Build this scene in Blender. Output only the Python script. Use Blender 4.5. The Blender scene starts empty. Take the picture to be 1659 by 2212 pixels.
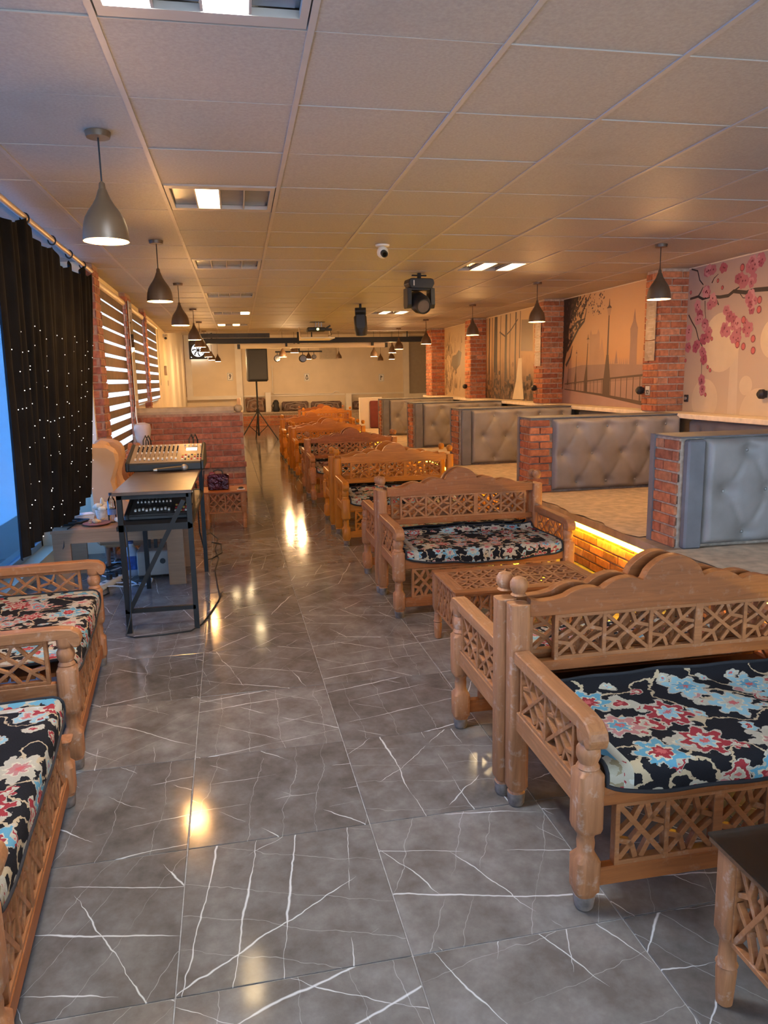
import bpy, bmesh, math, random
from mathutils import Vector, Matrix
random.seed(7)
S = bpy.context.scene
COL = S.collection

# ------------------------------------------------------------------ camera, world, exposure
cam_d = bpy.data.cameras.new('camera')
cam = bpy.data.objects.new('camera', cam_d); COL.objects.link(cam)
PITCH, YAW, ROLL, HCAM = .17862, .18776, -.01968, 1.4874
ca, sa = math.cos(YAW), math.sin(YAW)
cb, sb = math.cos(PITCH), math.sin(PITCH)
fwd = Vector((sa*cb, ca*cb, -sb)); right0 = Vector((ca, -sa, 0)); up0 = right0.cross(fwd)
cr, sr = math.cos(ROLL), math.sin(ROLL)
right = right0*cr + up0*sr; up = -right0*sr + up0*cr
m = Matrix((right, up, -fwd)).transposed().to_4x4(); m.translation = (0, 0, HCAM)
cam.matrix_world = m
cam_d.sensor_fit = 'HORIZONTAL'; cam_d.sensor_width = 36; cam_d.lens = 36*1603.07/1659
cam_d.clip_start = .05; cam_d.clip_end = 200
S.camera = cam
S.view_settings.view_transform = 'Standard'; S.view_settings.look = 'None'
S.view_settings.gamma = 1; S.view_settings.use_curve_mapping = False
S.view_settings.exposure = 0.5

SKY = 8.0
W = bpy.data.worlds.new('daylight'); S.world = W; W.use_nodes = True
bg = W.node_tree.nodes['Background']; bg.inputs[0].default_value = (.60, .79, 1.0, 1); bg.inputs[1].default_value = SKY
LAMP_W = 32.0          # watts of one pendant bulb
PANEL_E = 16.0        # emission of a lit ceiling cell
LED_E = 46.0

def portal(name, loc, rot, sx, sy):
    l = bpy.data.lights.new(name, 'AREA'); l.shape = 'RECTANGLE'; l.size = sx; l.size_y = sy
    l.cycles.is_portal = True
    o = bpy.data.objects.new(name, l); COL.objects.link(o); o.location = loc; o.rotation_euler = rot
    return o
PI = math.pi
def XL(y): return -1.27 - .0155*(y-9.5)
def XR(y): return 4.40 - .012*(y-6)
CEIL = 2.4827
portal('daylight_portal', (.3, -2.1, 1.3), (-PI/2, 0, 0), 2.4, 2.0)
portal('daylight_portal', (3.1, -2.1, 1.3), (-PI/2, 0, 0), 2.2, 2.0)
portal('daylight_portal', (-1.66, 5.35, 1.25), (0, -PI/2, 0), 2.2, 2.8)
portal('daylight_portal', (-1.66, 2.2, 1.3), (0, -PI/2, 0), 1.9, 2.8)
portal('daylight_portal', (XL(8.05)-.03, 8.05, 1.55), (0, -PI/2, 0), 1.5, 1.8)

# ------------------------------------------------------------------ helpers
class MB:
    def __init__(s): s.v = []; s.f = []; s.mi = []; s.uv = None
    def add(s, vs, fs, mi=0):
        b = len(s.v); s.v += [tuple(v) for v in vs]; s.f += [tuple(i+b for i in f) for f in fs]; s.mi += [mi]*len(fs); return s
    def box(s, a, b, mi=0):
        (x0,y0,z0),(x1,y1,z1) = a, b
        return s.add([(x0,y0,z0),(x1,y0,z0),(x1,y1,z0),(x0,y1,z0),(x0,y0,z1),(x1,y0,z1),(x1,y1,z1),(x0,y1,z1)],
              [(0,3,2,1),(4,5,6,7),(0,1,5,4),(1,2,6,5),(2,3,7,6),(3,0,4,7)], mi)
    def obox(s, c, U, V, N, lu, lv, ln, mi=0):
        c, U, V, N = Vector(c), Vector(U)*lu/2, Vector(V)*lv/2, Vector(N)*ln/2
        p = [c+a*U+b*V+d*N for d in (-1,1) for a,b in ((-1,-1),(1,-1),(1,1),(-1,1))]
        return s.add(p, [(0,3,2,1),(4,5,6,7),(0,1,5,4),(1,2,6,5),(2,3,7,6),(3,0,4,7)], mi)
    def bar(s, a, b, w, d, N, mi=0):
        a, b, N = Vector(a), Vector(b), Vector(N).normalized(); U = (b-a); L = U.length; U.normalize(); V = N.cross(U)
        return s.obox((a+b)/2, U, V, N, L, w, d, mi)
    def loft(s, prof, loc=(0,0,0), n=16, mi=0, cap=True):
        # prof: (z, radius, exponent) with 2 = round, 8 = nearly square
        b = len(s.v); lx, ly, lz = loc
        for z, r, p in prof:
            for k in range(n):
                t = 2*PI*(k+.5)/n; c_, s_ = math.cos(t), math.sin(t); q = 2.0/p
                s.v.append((lx+r*math.copysign(abs(c_)**q, c_), ly+r*math.copysign(abs(s_)**q, s_), lz+z))
        for i in range(len(prof)-1):
            for k in range(n):
                k2 = (k+1) % n; s.f.append((b+i*n+k, b+i*n+k2, b+(i+1)*n+k2, b+(i+1)*n+k)); s.mi.append(mi)
        if cap:
            s.f.append(tuple(b+k for k in reversed(range(n)))); s.mi.append(mi)
            e = b+(len(prof)-1)*n; s.f.append(tuple(e+k for k in range(n))); s.mi.append(mi)
        return s
    def cyl(s, a, b, r, n=10, r2=None, mi=0):
        a, b = Vector(a), Vector(b); d = (b-a).normalized(); r2 = r if r2 is None else r2
        u = d.orthogonal().normalized(); v = d.cross(u)
        o = len(s.v)
        for P, R in ((a, r), (b, r2)):
            for k in range(n):
                t = 2*PI*k/n; s.v.append(tuple(P+u*R*math.cos(t)+v*R*math.sin(t)))
        for k in range(n):
            k2 = (k+1) % n; s.f.append((o+k, o+k2, o+n+k2, o+n+k)); s.mi.append(mi)
        s.f.append(tuple(o+k for k in reversed(range(n)))); s.f.append(tuple(o+n+k for k in range(n))); s.mi += [mi, mi]
        return s
    def tube(s, pts, r, n=6, mi=0, closed=False):
        pts = [Vector(p) for p in pts]; o = len(s.v); N = len(pts)
        u = None
        for i, p in enumerate(pts):
            if closed: d = (pts[(i+1) % N]-pts[i-1])
            else: d = (pts[min(i+1, N-1)]-pts[max(i-1, 0)])
            if d.length < 1e-9: d = Vector((0,0,1))
            d.normalize()
            if u is None: u = d.orthogonal().normalized()
            u = (u-d*u.dot(d))
            u = u.normalized() if u.length > 1e-6 else d.orthogonal().normalized()
            v = d.cross(u)
            for k in range(n):
                t = 2*PI*k/n; s.v.append(tuple(p+u*r*math.cos(t)+v*r*math.sin(t)))
        for i in range(N if closed else N-1):
            j = (i+1) % N
            for k in range(n):
                k2 = (k+1) % n; s.f.append((o+i*n+k, o+i*n+k2, o+j*n+k2, o+j*n+k)); s.mi.append(mi)
        if not closed:
            s.f.append(tuple(o+k for k in reversed(range(n)))); s.f.append(tuple(o+(N-1)*n+k for k in range(n))); s.mi += [mi, mi]
        return s
    def prism(s, poly, axis, a, b, mi=0):
        # poly: 2D points; axis 'x','y','z' = extrusion axis from a to b
        n = len(poly); f = {'x': lambda p, t: (t, p[0], p[1]), 'y': lambda p, t: (p[0], t, p[1]), 'z': lambda p, t: (p[0], p[1], t)}[axis]
        vs = [f(p, a) for p in poly]+[f(p, b) for p in poly]
        fs = [tuple(range(n)), tuple(reversed(range(n, 2*n)))]+[((i+1) % n, i, n+i, n+(i+1) % n) for i in range(n)]
        return s.add(vs, fs, mi)
    def sphere(s, c, r, nu=12, nv=8, sc=(1,1,1), mi=0):
        o = len(s.v); cx, cy, cz = c
        for i in range(1, nv):
            t = PI*i/nv
            for k in range(nu):
                a = 2*PI*k/nu; s.v.append((cx+r*sc[0]*math.sin(t)*math.cos(a), cy+r*sc[1]*math.sin(t)*math.sin(a), cz+r*sc[2]*math.cos(t)))
        s.v += [(cx, cy, cz+r*sc[2]), (cx, cy, cz-r*sc[2])]; top, bot = len(s.v)-2, len(s.v)-1
        for i in range(nv-2):
            for k in range(nu):
                k2 = (k+1) % nu; s.f.append((o+i*nu+k, o+(i+1)*nu+k, o+(i+1)*nu+k2, o+i*nu+k2)); s.mi.append(mi)
        for k in range(nu):
            k2 = (k+1) % nu; s.f.append((top, o+k, o+k2)); s.f.append((bot, o+(nv-2)*nu+k2, o+(nv-2)*nu+k)); s.mi += [mi, mi]
        return s
    def mesh(s, name, mats, smooth=None, bev=0, uv=None, fix=True):
        me = bpy.data.meshes.new(name); me.from_pydata(s.v, [], s.f)
        for m_ in (mats if isinstance(mats, (list, tuple)) else [mats]): me.materials.append(m_)
        me.polygons.foreach_set('material_index', s.mi)
        if fix or bev:
            bm = bmesh.new(); bm.from_mesh(me)
            if fix: bmesh.ops.recalc_face_normals(bm, faces=bm.faces)
            if bev: bmesh.ops.bevel(bm, geom=list(bm.edges), offset=bev, segments=1, affect='EDGES', profile=.5)
            bm.to_mesh(me); bm.free()
        if uv:
            ul = me.uv_layers.new(name='UVMap')
            for lp in me.loops: ul.data[lp.index].uv = uv[lp.vertex_index]
        if smooth:
            me.shade_smooth()
            me.set_sharp_from_angle(angle=math.radians(smooth))
        me.update()
        return me
    def build(s, name, mats, parent=None, smooth=None, bev=0, loc=None, rotz=0, uv=None, fix=True):
        return ob(name, s.mesh(name, mats, smooth, bev, uv, fix), parent, loc, rotz)

def ob(name, me, parent=None, loc=None, rotz=0):
    o = bpy.data.objects.new(name, me); COL.objects.link(o)
    if parent: o.parent = parent
    if loc: o.location = loc
    if rotz: o.rotation_euler = (0, 0, rotz)
    return o
def tag(o, label, cat, group=None, kind=None):
    if label: o['label'] = label
    if cat: o['category'] = cat
    if group: o['group'] = group
    if kind: o['kind'] = kind
    return o
def thing(name, label, cat, loc=(0,0,0), rotz=0, group=None):
    o = bpy.data.objects.new(name, None); COL.objects.link(o); o.location = loc; o.rotation_euler = (0,0,rotz)
    o.empty_display_size = .1
    return tag(o, label, cat, group)
def struct(name, mb, mats, **k):
    o = mb.build(name, mats, **k); o['kind'] = 'structure'; return o
KIDS = {}
def copy_tree(o, parent=None, kids=None):
    if kids is None:
        kids = {}
        for q in bpy.data.objects:
            if q.parent: kids.setdefault(q.parent.name, []).append(q)
    c = o.copy(); COL.objects.link(c); c.parent = parent
    for ch in kids.get(o.name, []): copy_tree(ch, c, kids)
    return c

# ------------------------------------------------------------------ materials
def base(name):
    ma = bpy.data.materials.new(name); ma.use_nodes = True
    n = ma.node_tree.nodes; l = ma.node_tree.links
    return ma, n, l, n['Principled BSDF']
def nd(n, t, **k):
    x = n.new(t)
    for a, v in k.items(): setattr(x, a, v)
    return x
def math_(n, l, op, a, b=None, c=None, clamp=False):
    x = n.new('ShaderNodeMath'); x.operation = op; x.use_clamp = clamp
    for i, v in enumerate((a, b, c)):
        if v is None: continue
        if isinstance(v, (int, float)): x.inputs[i].default_value = v
        else: l.new(v, x.inputs[i])
    return x.outputs[0]
def mixc(n, l, fac, a, b, mode='MIX'):
    x = n.new('ShaderNodeMix'); x.data_type = 'RGBA'; x.blend_type = mode
    for i, v in ((0, fac), (6, a), (7, b)):
        if isinstance(v, (int, float)): x.inputs[i].default_value = v
        elif isinstance(v, (tuple, list)): x.inputs[i].default_value = (*v[:3], 1)
        else: l.new(v, x.inputs[i])
    return x.outputs[2]
def ramp(n, l, fac, stops, interp='LINEAR'):
    x = n.new('ShaderNodeValToRGB'); x.color_ramp.interpolation = interp
    e = x.color_ramp.elements
    while len(e) < len(stops): e.new(.5)
    for k, (p, c_) in enumerate(stops): e[k].position = p; e[k].color = (*c_[:3], 1) if isinstance(c_, tuple) else (c_, c_, c_, 1)
    l.new(fac, x.inputs[0]); return x.outputs[0]
def coords(n, l, kind='Object', scale=(1,1,1), rnd=True):
    tc = n.new('ShaderNodeTexCoord'); mp = n.new('ShaderNodeMapping'); mp.inputs['Scale'].default_value = scale
    l.new(tc.outputs[kind], mp.inputs['Vector'])
    if rnd:
        oi = n.new('ShaderNodeObjectInfo'); cm = n.new('ShaderNodeCombineXYZ')
        r = math_(n, l, 'MULTIPLY', oi.outputs['Random'], 37.0)
        for i in range(3): l.new(r, cm.inputs[i])
        l.new(cm.outputs[0], mp.inputs['Location'])
    return mp.outputs[0]
def noise(n, l, vec, scale, detail=3, rough=.5, dist=0):
    x = n.new('ShaderNodeTexNoise'); x.inputs['Scale'].default_value = scale; x.inputs['Detail'].default_value = detail
    x.inputs['Roughness'].default_value = rough; x.inputs['Distortion'].default_value = dist
    l.new(vec, x.inputs['Vector']); return x.outputs['Fac']
def bump(n, l, b, h, strength=.2, dist=.01):
    x = n.new('ShaderNodeBump'); x.inputs['Strength'].default_value = strength; x.inputs['Distance'].default_value = dist
    l.new(h, x.inputs['Height']); l.new(x.outputs[0], b.inputs['Normal'])
def P(name, col, rough=.5, metal=0, var=.12, vs=9, bmp=0, bs=80, stretch=(1,1,1), obvar=0, spec=.5, bd=.004):
    ma, n, l, b = base(name)
    v = coords(n, l, scale=stretch)
    f = noise(n, l, v, vs, 4)
    lo = tuple(c*(1-var) for c in col); hi = tuple(min(1, c*(1+var)) for c in col)
    c = ramp(n, l, f, [(.3, lo), (.7, hi)])
    if obvar:
        oi = n.new('ShaderNodeObjectInfo')
        k = math_(n, l, 'MULTIPLY_ADD', oi.outputs['Random'], 2*obvar, 1-obvar)
        cm = n.new('ShaderNodeCombineXYZ')
        for i in range(3): l.new(k, cm.inputs[i])
        c = mixc(n, l, 1.0, c, cm.outputs[0], 'MULTIPLY')
    l.new(c, b.inputs['Base Color']); b.inputs['Roughness'].default_value = rough; b.inputs['Metallic'].default_value = metal
    b.inputs['Specular IOR Level'].default_value = spec
    if bmp: bump(n, l, b, noise(n, l, v, bs, 3), bmp, bd)
    return ma
def E(name, col, st):
    ma, n, l, b = base(name)
    b.inputs['Base Color'].default_value = (*col, 1); b.inputs['Emission Color'].default_value = (*col, 1); b.inputs['Emission Strength'].default_value = st
    return ma
def wood(name, col, axis, rough=.45, var=.28, worn=0.0):
    ma, n, l, b = base(name)
    sc = {'x': (1.2, 14, 14), 'y': (14, 1.2, 14), 'z': (14, 14, 1.2)}[axis]
    v = coords(n, l, scale=sc)
    g = noise(n, l, v, 3.2, 5, .6, 1.2)
    c = ramp(n, l, g, [(.28, tuple(x*(1-var) for x in col)), (.5, col), (.72, tuple(min(1, x*(1+var)) for x in col))])
    v2 = coords(n, l)
    k = noise(n, l, v2, 3.0, 3)
    c = mixc(n, l, math_(n, l, 'MULTIPLY', k, .35), c, tuple(x*.62 for x in col))
    if worn:
        wv = noise(n, l, v2, 26, 4, .7)
        wf = ramp(n, l, wv, [(.56, 0.0), (.70, 1.0)])
        c = mixc(n, l, math_(n, l, 'MULTIPLY', wf, worn), c, (.62, .48, .38))
    l.new(c, b.inputs['Base Color'])
    b.inputs['Roughness'].default_value = rough; b.inputs['Specular IOR Level'].default_value = .22
    bump(n, l, b, g, .12, .003)
    return ma
WC = (.39, .150, .050)
WX = wood('bench_wood_x', (.29, .092, .026), 'x', worn=.10); WY = wood('bench_wood_y', (.35, .140, .054), 'y', worn=.22); WZ = wood('bench_wood_z', (.36, .145, .060), 'z', worn=.36)
WL = wood('lattice_wood', (.34, .130, .048), 'x', worn=.18)
FOOT = P('scuffed_foot', (.16, .12, .10), .7, var=.5, vs=30)
DESKW = wood('desk_veneer', (.36, .20, .11), 'x', .4, .15)
GLASSTOP = None
BRICK = [P('brick_%d' % i, c, .85, var=.3, vs=25, bmp=.5, bs=120, obvar=.22) for i, c in enumerate([(.40,.13,.055),(.46,.165,.07),(.34,.105,.05),(.43,.18,.09)])]
BRICKD = [P('old_brick_%d' % i, c, .85, var=.35, vs=22, bmp=.5, bs=120, obvar=.2) for i, c in enumerate([(.30,.10,.06),(.34,.12,.075),(.27,.085,.055)])]
MORTAR = P('mortar', (.42, .32, .24), .95, var=.25, vs=30, bmp=.5, bs=90)
MORTARD = P('old_mortar', (.33, .20, .15), .95, var=.25, vs=30, bmp=.5, bs=90)
CREAM = P('cream_wall_paint', (.74, .62, .45), .8, var=.05, vs=2)
WHITE = P('white_trim_paint', (.80, .74, .64), .6, var=.04, vs=4)
SILLM = P('plaster_ledge', (.74, .64, .50), .7, var=.14, vs=14)
GREYP = P('grey_panel', (.36, .31, .25), .7, var=.05)
TUFT = P('grey_tufted_velvet', (.27, .245, .225), .5, var=.16, vs=5, bmp=.1, bs=300)
TUFTS = P('grey_side_cloth', (.17, .165, .17), .6, var=.15, vs=7)
MATC = P('woven_floor_mat', (.60, .46, .31), .9, var=.22, vs=14, bmp=.4, bs=160)
BLACKM = P('black_metal', (.010, .010, .011), .45, var=.2, spec=.3)
BLACKP = P('black_plastic', (.014, .014, .016), .5, var=.2)
SPKG = P('speaker_grille', (.022, .022, .024), .7, var=.3, vs=160)
SHADE = P('lamp_shade_brown', (.13, .072, .036), .42, metal=.1, var=.15)
SHADEI = P('lamp_shade_inside', (.80, .70, .5), .5, var=.03)
CORD = P('cord_black', (.012, .012, .012), .6)
CORDW = P('cord_white', (.65, .66, .68), .5)
CURT = P('black_curtain', (.006, .0055, .006), .95, var=.4, vs=6, spec=.1)
TIN = P('grid_bar_white', (.42, .34, .28), .5, var=.05)
STEEL = P('grey_steel', (.35, .34, .33), .4, metal=.7)
BLINDD = P('blind_brown_band', (.10, .06, .045), .85, var=.2)
TAN = P('tan_upholstery', (.50, .30, .16), .75, var=.10, vs=4, bmp=.1, bs=250)
PLATEW = P('platform_plaster', (.36, .25, .16), .8, var=.2, vs=10)
FAB = P('dark_edge_binding', (.014, .013, .016), .9, var=.3)
CHAIRL = wood('chair_leg_wood', (.28, .15, .10), 'z')
def translucent(name, col, mixv=.6):
    ma, n, l, b = base(name)
    t = n.new('ShaderNodeBsdfTranslucent'); t.inputs[0].default_value = (*col, 1)
    d = n.new('ShaderNodeBsdfDiffuse')
    f = noise(n, l, coords(n, l, scale=(1, 1, 1)), 18, 2)
    l.new(ramp(n, l, f, [(.3, tuple(c*.9 for c in col)), (.7, col)]), d.inputs[0])
    x = n.new('ShaderNodeMixShader'); x.inputs[0].default_value = mixv
    l.new(d.outputs[0], x.inputs[1]); l.new(t.outputs[0], x.inputs[2])
    l.new(x.outputs[0], n['Material Output'].inputs[0]); return ma
SHEER = translucent('sheer_band', (.9, .92, .95), .75)
def glass(name, tint=(1,1,1), refl=.9):
    ma, n, l, b = base(name)
    t = n.new('ShaderNodeBsdfTransparent'); t.inputs[0].default_value = (*tint, 1)
    g = n.new('ShaderNodeBsdfGlossy'); g.inputs['Roughness'].default_value = .02
    fr = n.new('ShaderNodeFresnel'); fr.inputs[0].default_value = 1.45
    x = n.new('ShaderNodeMixShader'); l.new(math_(n, l, 'MULTIPLY', fr.outputs[0], refl), x.inputs[0])
    l.new(t.outputs[0], x.inputs[1]); l.new(g.outputs[0], x.inputs[2]); l.new(x.outputs[0], n['Material Output'].inputs[0]); return ma
PANE = glass('window_glass', (.95, .98, 1)); PANEB = glass('blue_filmed_glass', (.30, .50, .74))
def marble():
    ma, n, l, b = base('grey_veined_marble')
    tc = n.new('ShaderNodeTexCoord'); oi = n.new('ShaderNodeObjectInfo')
    vr = n.new('ShaderNodeVectorRotate'); vr.rotation_type = 'Z_AXIS'
    l.new(tc.outputs['Object'], vr.inputs['Vector'])
    l.new(math_(n, l, 'MULTIPLY', oi.outputs['Random'], 6.2832), vr.inputs['Angle'])
    ad = n.new('ShaderNodeVectorMath'); ad.operation = 'ADD'; l.new(vr.outputs[0], ad.inputs[0])
    cm = n.new('ShaderNodeCombineXYZ'); r = math_(n, l, 'MULTIPLY', oi.outputs['Random'], 91.0)
    for i in range(3): l.new(r, cm.inputs[i])
    l.new(cm.outputs[0], ad.inputs[1]); v = ad.outputs[0]
    mott = noise(n, l, v, 7, 6, .65); big = noise(n, l, v, 1.6, 2)
    c = ramp(n, l, mott, [(.32, (.102, .084, .071)), (.52, (.150, .128, .112)), (.72, (.208, .185, .168))])
    kr = math_(n, l, 'MULTIPLY_ADD', oi.outputs['Random'], .5, .78)
    cm2 = n.new('ShaderNodeCombineXYZ')
    for i in range(3): l.new(kr, cm2.inputs[i])
    c = mixc(n, l, 1.0, c, cm2.outputs[0], 'MULTIPLY')
    nv = n.new('ShaderNodeTexNoise'); nv.inputs['Scale'].default_value = 5; nv.inputs['Detail'].default_value = 5; l.new(v, nv.inputs['Vector'])
    dv = n.new('ShaderNodeVectorMath'); dv.operation = 'MULTIPLY_ADD'; l.new(nv.outputs['Color'], dv.inputs[0]); dv.inputs[1].default_value = (.09, .09, 0); l.new(v, dv.inputs[2])
    def veins(ang, freq, wid, lo, hi, ms, wob):
        sp = n.new('ShaderNodeMapping'); sp.inputs['Rotation'].default_value = (0, 0, ang); l.new(v, sp.inputs['Vector'])
        sx_ = n.new('ShaderNodeSeparateXYZ'); l.new(sp.outputs[0], sx_.inputs[0])
        u = math_(n, l, 'ADD', sx_.outputs[0], math_(n, l, 'MULTIPLY', noise(n, l, v, 3.5, 4, .6), wob))
        vo = n.new('ShaderNodeTexVoronoi'); vo.voronoi_dimensions = '1D'; vo.feature = 'DISTANCE_TO_EDGE'; vo.inputs['Scale'].default_value = freq
        l.new(u, vo.inputs['W'])
        mp = n.new('ShaderNodeMapping'); mp.inputs['Rotation'].default_value = (0, 0, ang); mp.inputs['Scale'].default_value = (1.6, .8, 1); l.new(v, mp.inputs['Vector'])
        mk = ramp(n, l, noise(n, l, mp.outputs[0], ms, 2), [(lo, 0.0), (hi, 1.0)])
        wd = math_(n, l, 'MULTIPLY_ADD', mk, wid*freq, .0002)
        line = math_(n, l, 'SUBTRACT', 1.0, math_(n, l, 'DIVIDE', vo.outputs['Distance'], wd), clamp=True)
        return math_(n, l, 'MULTIPLY', math_(n, l, 'POWER', line, .6), math_(n, l, 'MULTIPLY', math_(n, l, 'GREATER_THAN', mk, .02), 1.0))
    a = veins(.3, 5.4, .0044, .43, .66, 3.0, .05)
    d = veins(1.15, 4.2, .0036, .47, .68, 2.6, .07)
    e = veins(2.1, 7.0, .0016, .30, .70, 3.0, .10)
    e = math_(n, l, 'MULTIPLY', e, 1.4)
    vsum = math_(n, l, 'ADD', math_(n, l, 'MAXIMUM', a, d), math_(n, l, 'MULTIPLY', e, .3), clamp=True)
    c = mixc(n, l, math_(n, l, 'MULTIPLY', vsum, .85), c, (.66, .63, .60))
    scr = n.new('ShaderNodeMapping'); scr.inputs['Scale'].default_value = (3, 30, 1); l.new(v, scr.inputs['Vector'])
    sm = noise(n, l, scr.outputs[0], 3, 3)
    l.new(c, b.inputs['Base Color'])
    l.new(math_(n, l, 'MULTIPLY_ADD', noise(n, l, v, 9, 4), .12, .05), b.inputs['Roughness'])
    b.inputs['Specular IOR Level'].default_value = .32
    bump(n, l, b, sm, .02, .002)
    return ma
MARBLE = marble()
GROUT = P('floor_grout', (.30, .275, .255), .8, var=.3, vs=30)
def ceiltile():
    ma, n, l, b = base('ceiling_tile_white')
    v = coords(n, l)
    f = noise(n, l, v, 90, 3)
    st = noise(n, l, v, 2.2, 3)
    c = ramp(n, l, f, [(.3, (.34, .275, .225)), (.7, (.41, .34, .28))])
    c = mixc(n, l, ramp(n, l, st, [(.62, 0.0), (.85, .35)]), c, (.24, .18, .14))
    l.new(c, b.inputs['Base Color']); b.inputs['Roughness'].default_value = .6
    bump(n, l, b, f, .2, .003); return ma
CTILE = ceiltile()
def rugmat(name, seed, rs=1.0, fieldc=(.013, .012, .014)):
    ma, n, l, b = base(name)
    tc = n.new('ShaderNodeTexCoord'); sx = n.new('ShaderNodeSeparateXYZ'); l.new(tc.outputs['UV'], sx.inputs[0])
    nz = n.new('ShaderNodeTexNoise'); nz.inputs['Scale'].default_value = 46; nz.inputs['Detail'].default_value = 3; l.new(tc.outputs['UV'], nz.inputs['Vector'])
    of = n.new('ShaderNodeVectorMath'); of.operation = 'MULTIPLY_ADD'; l.new(nz.outputs['Color'], of.inputs[0]); of.inputs[1].default_value = (.038, .038, 0)
    sh = n.new('ShaderNodeVectorMath'); sh.operation = 'ADD'; l.new(tc.outputs['UV'], sh.inputs[0]); sh.inputs[1].default_value = (seed*.37, seed*.61, 0)
    l.new(sh.outputs[0], of.inputs[2])
    vs_ = n.new('ShaderNodeVectorMath'); vs_.operation = 'SCALE'; l.new(of.outputs[0], vs_.inputs[0]); vs_.inputs['Scale'].default_value = rs; v = vs_.outputs[0]
    # scrolling vines
    vn = n.new('ShaderNodeTexNoise'); vn.inputs['Scale'].default_value = 4.3; vn.inputs['Detail'].default_value = 1; l.new(v, vn.inputs['Vector'])
    vd = math_(n, l, 'ABSOLUTE', math_(n, l, 'SUBTRACT', vn.outputs['Fac'], .5))
    vine = math_(n, l, 'LESS_THAN', vd, .011)
    c = mixc(n, l, vine, fieldc, (.42, .31, .19))
    def flowers(scale, rad, petals, rnd, cols, keep, seedv):
        nonlocal c
        vo = n.new('ShaderNodeTexVoronoi'); vo.voronoi_dimensions = '2D'; vo.feature = 'F1'; vo.inputs['Scale'].default_value = scale; vo.inputs['Randomness'].default_value = rnd
        l.new(v, vo.inputs['Vector'])
        df = n.new('ShaderNodeVectorMath'); df.operation = 'SUBTRACT'; l.new(v, df.inputs[0]); l.new(vo.outputs['Position'], df.inputs[1])
        s2 = n.new('ShaderNodeSeparateXYZ'); l.new(df.outputs[0], s2.inputs[0])
        ln = n.new('ShaderNodeVectorMath'); ln.operation = 'LENGTH'; l.new(df.outputs[0], ln.inputs[0]); rr = ln.outputs['Value']
        an = math_(n, l, 'ARCTAN2', s2.outputs[1], s2.outputs[0])
        sc_ = n.new('ShaderNodeSeparateColor'); l.new(vo.outputs['Color'], sc_.inputs[0])
        ph = math_(n, l, 'MULTIPLY', sc_.outputs[0], 6.0)
        w_ = math_(n, l, 'COSINE', math_(n, l, 'MULTIPLY_ADD', an, petals, ph))
        R = math_(n, l, 'MULTIPLY_ADD', w_, rad*.24, rad)
        q = math_(n, l, 'DIVIDE', rr, R)
        k = math_(n, l, 'LESS_THAN', sc_.outputs[1], keep)
        idx = sc_.outputs[2]
        st = [(i/len(cols), cc) for i, cc in enumerate(cols)]
        pc = ramp(n, l, idx, st, 'CONSTANT')
        pc2 = ramp(n, l, math_(n, l, 'FRACT', math_(n, l, 'ADD', idx, .37)), st, 'CONSTANT')
        for th, cc in ((1.0, (.40, .34, .26)), (.86, pc), (.52, (.50, .42, .30)), (.42, pc2), (.18, (.45, .10, .09))):
            c = mixc(n, l, math_(n, l, 'MULTIPLY', math_(n, l, 'LESS_THAN', q, th), k), c, cc)
    blue, cream, red, pink, ltb = (.10, .26, .34), (.38, .33, .25), (.27, .03, .035), (.38, .16, .15), (.22, .36, .40)
    flowers(10.5, .030, 2, 1.0, [cream, ltb, red, cream], .5, 1)
    flowers(6.2, .052, 3, .9, [cream, ltb, red, pink], .25, 3)
    flowers(4.8, .078, 7, .6, [blue, cream, red, pink, ltb], .82, 2)
    # end borders
    ex = math_(n, l, 'GREATER_THAN', math_(n, l, 'ABSOLUTE', sx.outputs[0]), .435)
    ex2 = math_(n, l, 'GREATER_THAN', math_(n, l, 'ABSOLUTE', sx.outputs[0]), .465)
    vb = n.new('ShaderNodeTexVoronoi'); vb.inputs['Scale'].default_value = 26; l.new(v, vb.inputs['Vector'])
    sb_ = n.new('ShaderNodeSeparateColor'); l.new(vb.outputs['Color'], sb_.inputs[0])
    bc = ramp(n, l, sb_.outputs[0], [(0, cream), (.35, (.34, .30, .22)), (.5, blue), (.62, red), (.72, (.24, .19, .11)), (.84, fieldc)], 'CONSTANT')
    bc1 = ramp(n, l, sb_.outputs[1], [(0, cream), (.7, (.44, .42, .36)), (.9, red)], 'CONSTANT')
    c = mixc(n, l, ex, c, bc1); c = mixc(n, l, ex2, c, bc)
    l.new(c, b.inputs['Base Color']); b.inputs['Roughness'].default_value = .95; b.inputs['Specular IOR Level'].default_value = .1
    pf = n.new('ShaderNodeTexNoise'); pf.inputs['Scale'].default_value = 260; l.new(tc.outputs['UV'], pf.inputs['Vector'])
    bump(n, l, b, pf.outputs['Fac'], .5, .004)
    return ma
RUGS = [rugmat('floral_rug_%d' % i, i, (1.1, 1.7, 1.4)[i]) for i in range(3)]

# ------------------------------------------------------------------ floor
FX, FY, FR, T = -.15516*HCAM, 1.11245*HCAM, .01512, .6
fl = struct('floor', MB().box((-2.6, -2.4, -.15), (8.0, 26.4, -.003)), GROUT)
tm = MB().box((-.2983, -.2983, -.014), (.2983, .2983, 0)).mesh('tile', MARBLE, bev=.0015)
cf, sf = math.cos(FR), math.sin(FR)
for j in range(-1, 41):
    for i in range(-2, 5):
        u, v = (i+.5)*T, (j+.5)*T
        o = ob('tile', tm, fl, (FX+cf*u-sf*v, FY+sf*u+cf*v, random.uniform(-.0006, .0004)), FR)

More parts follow.
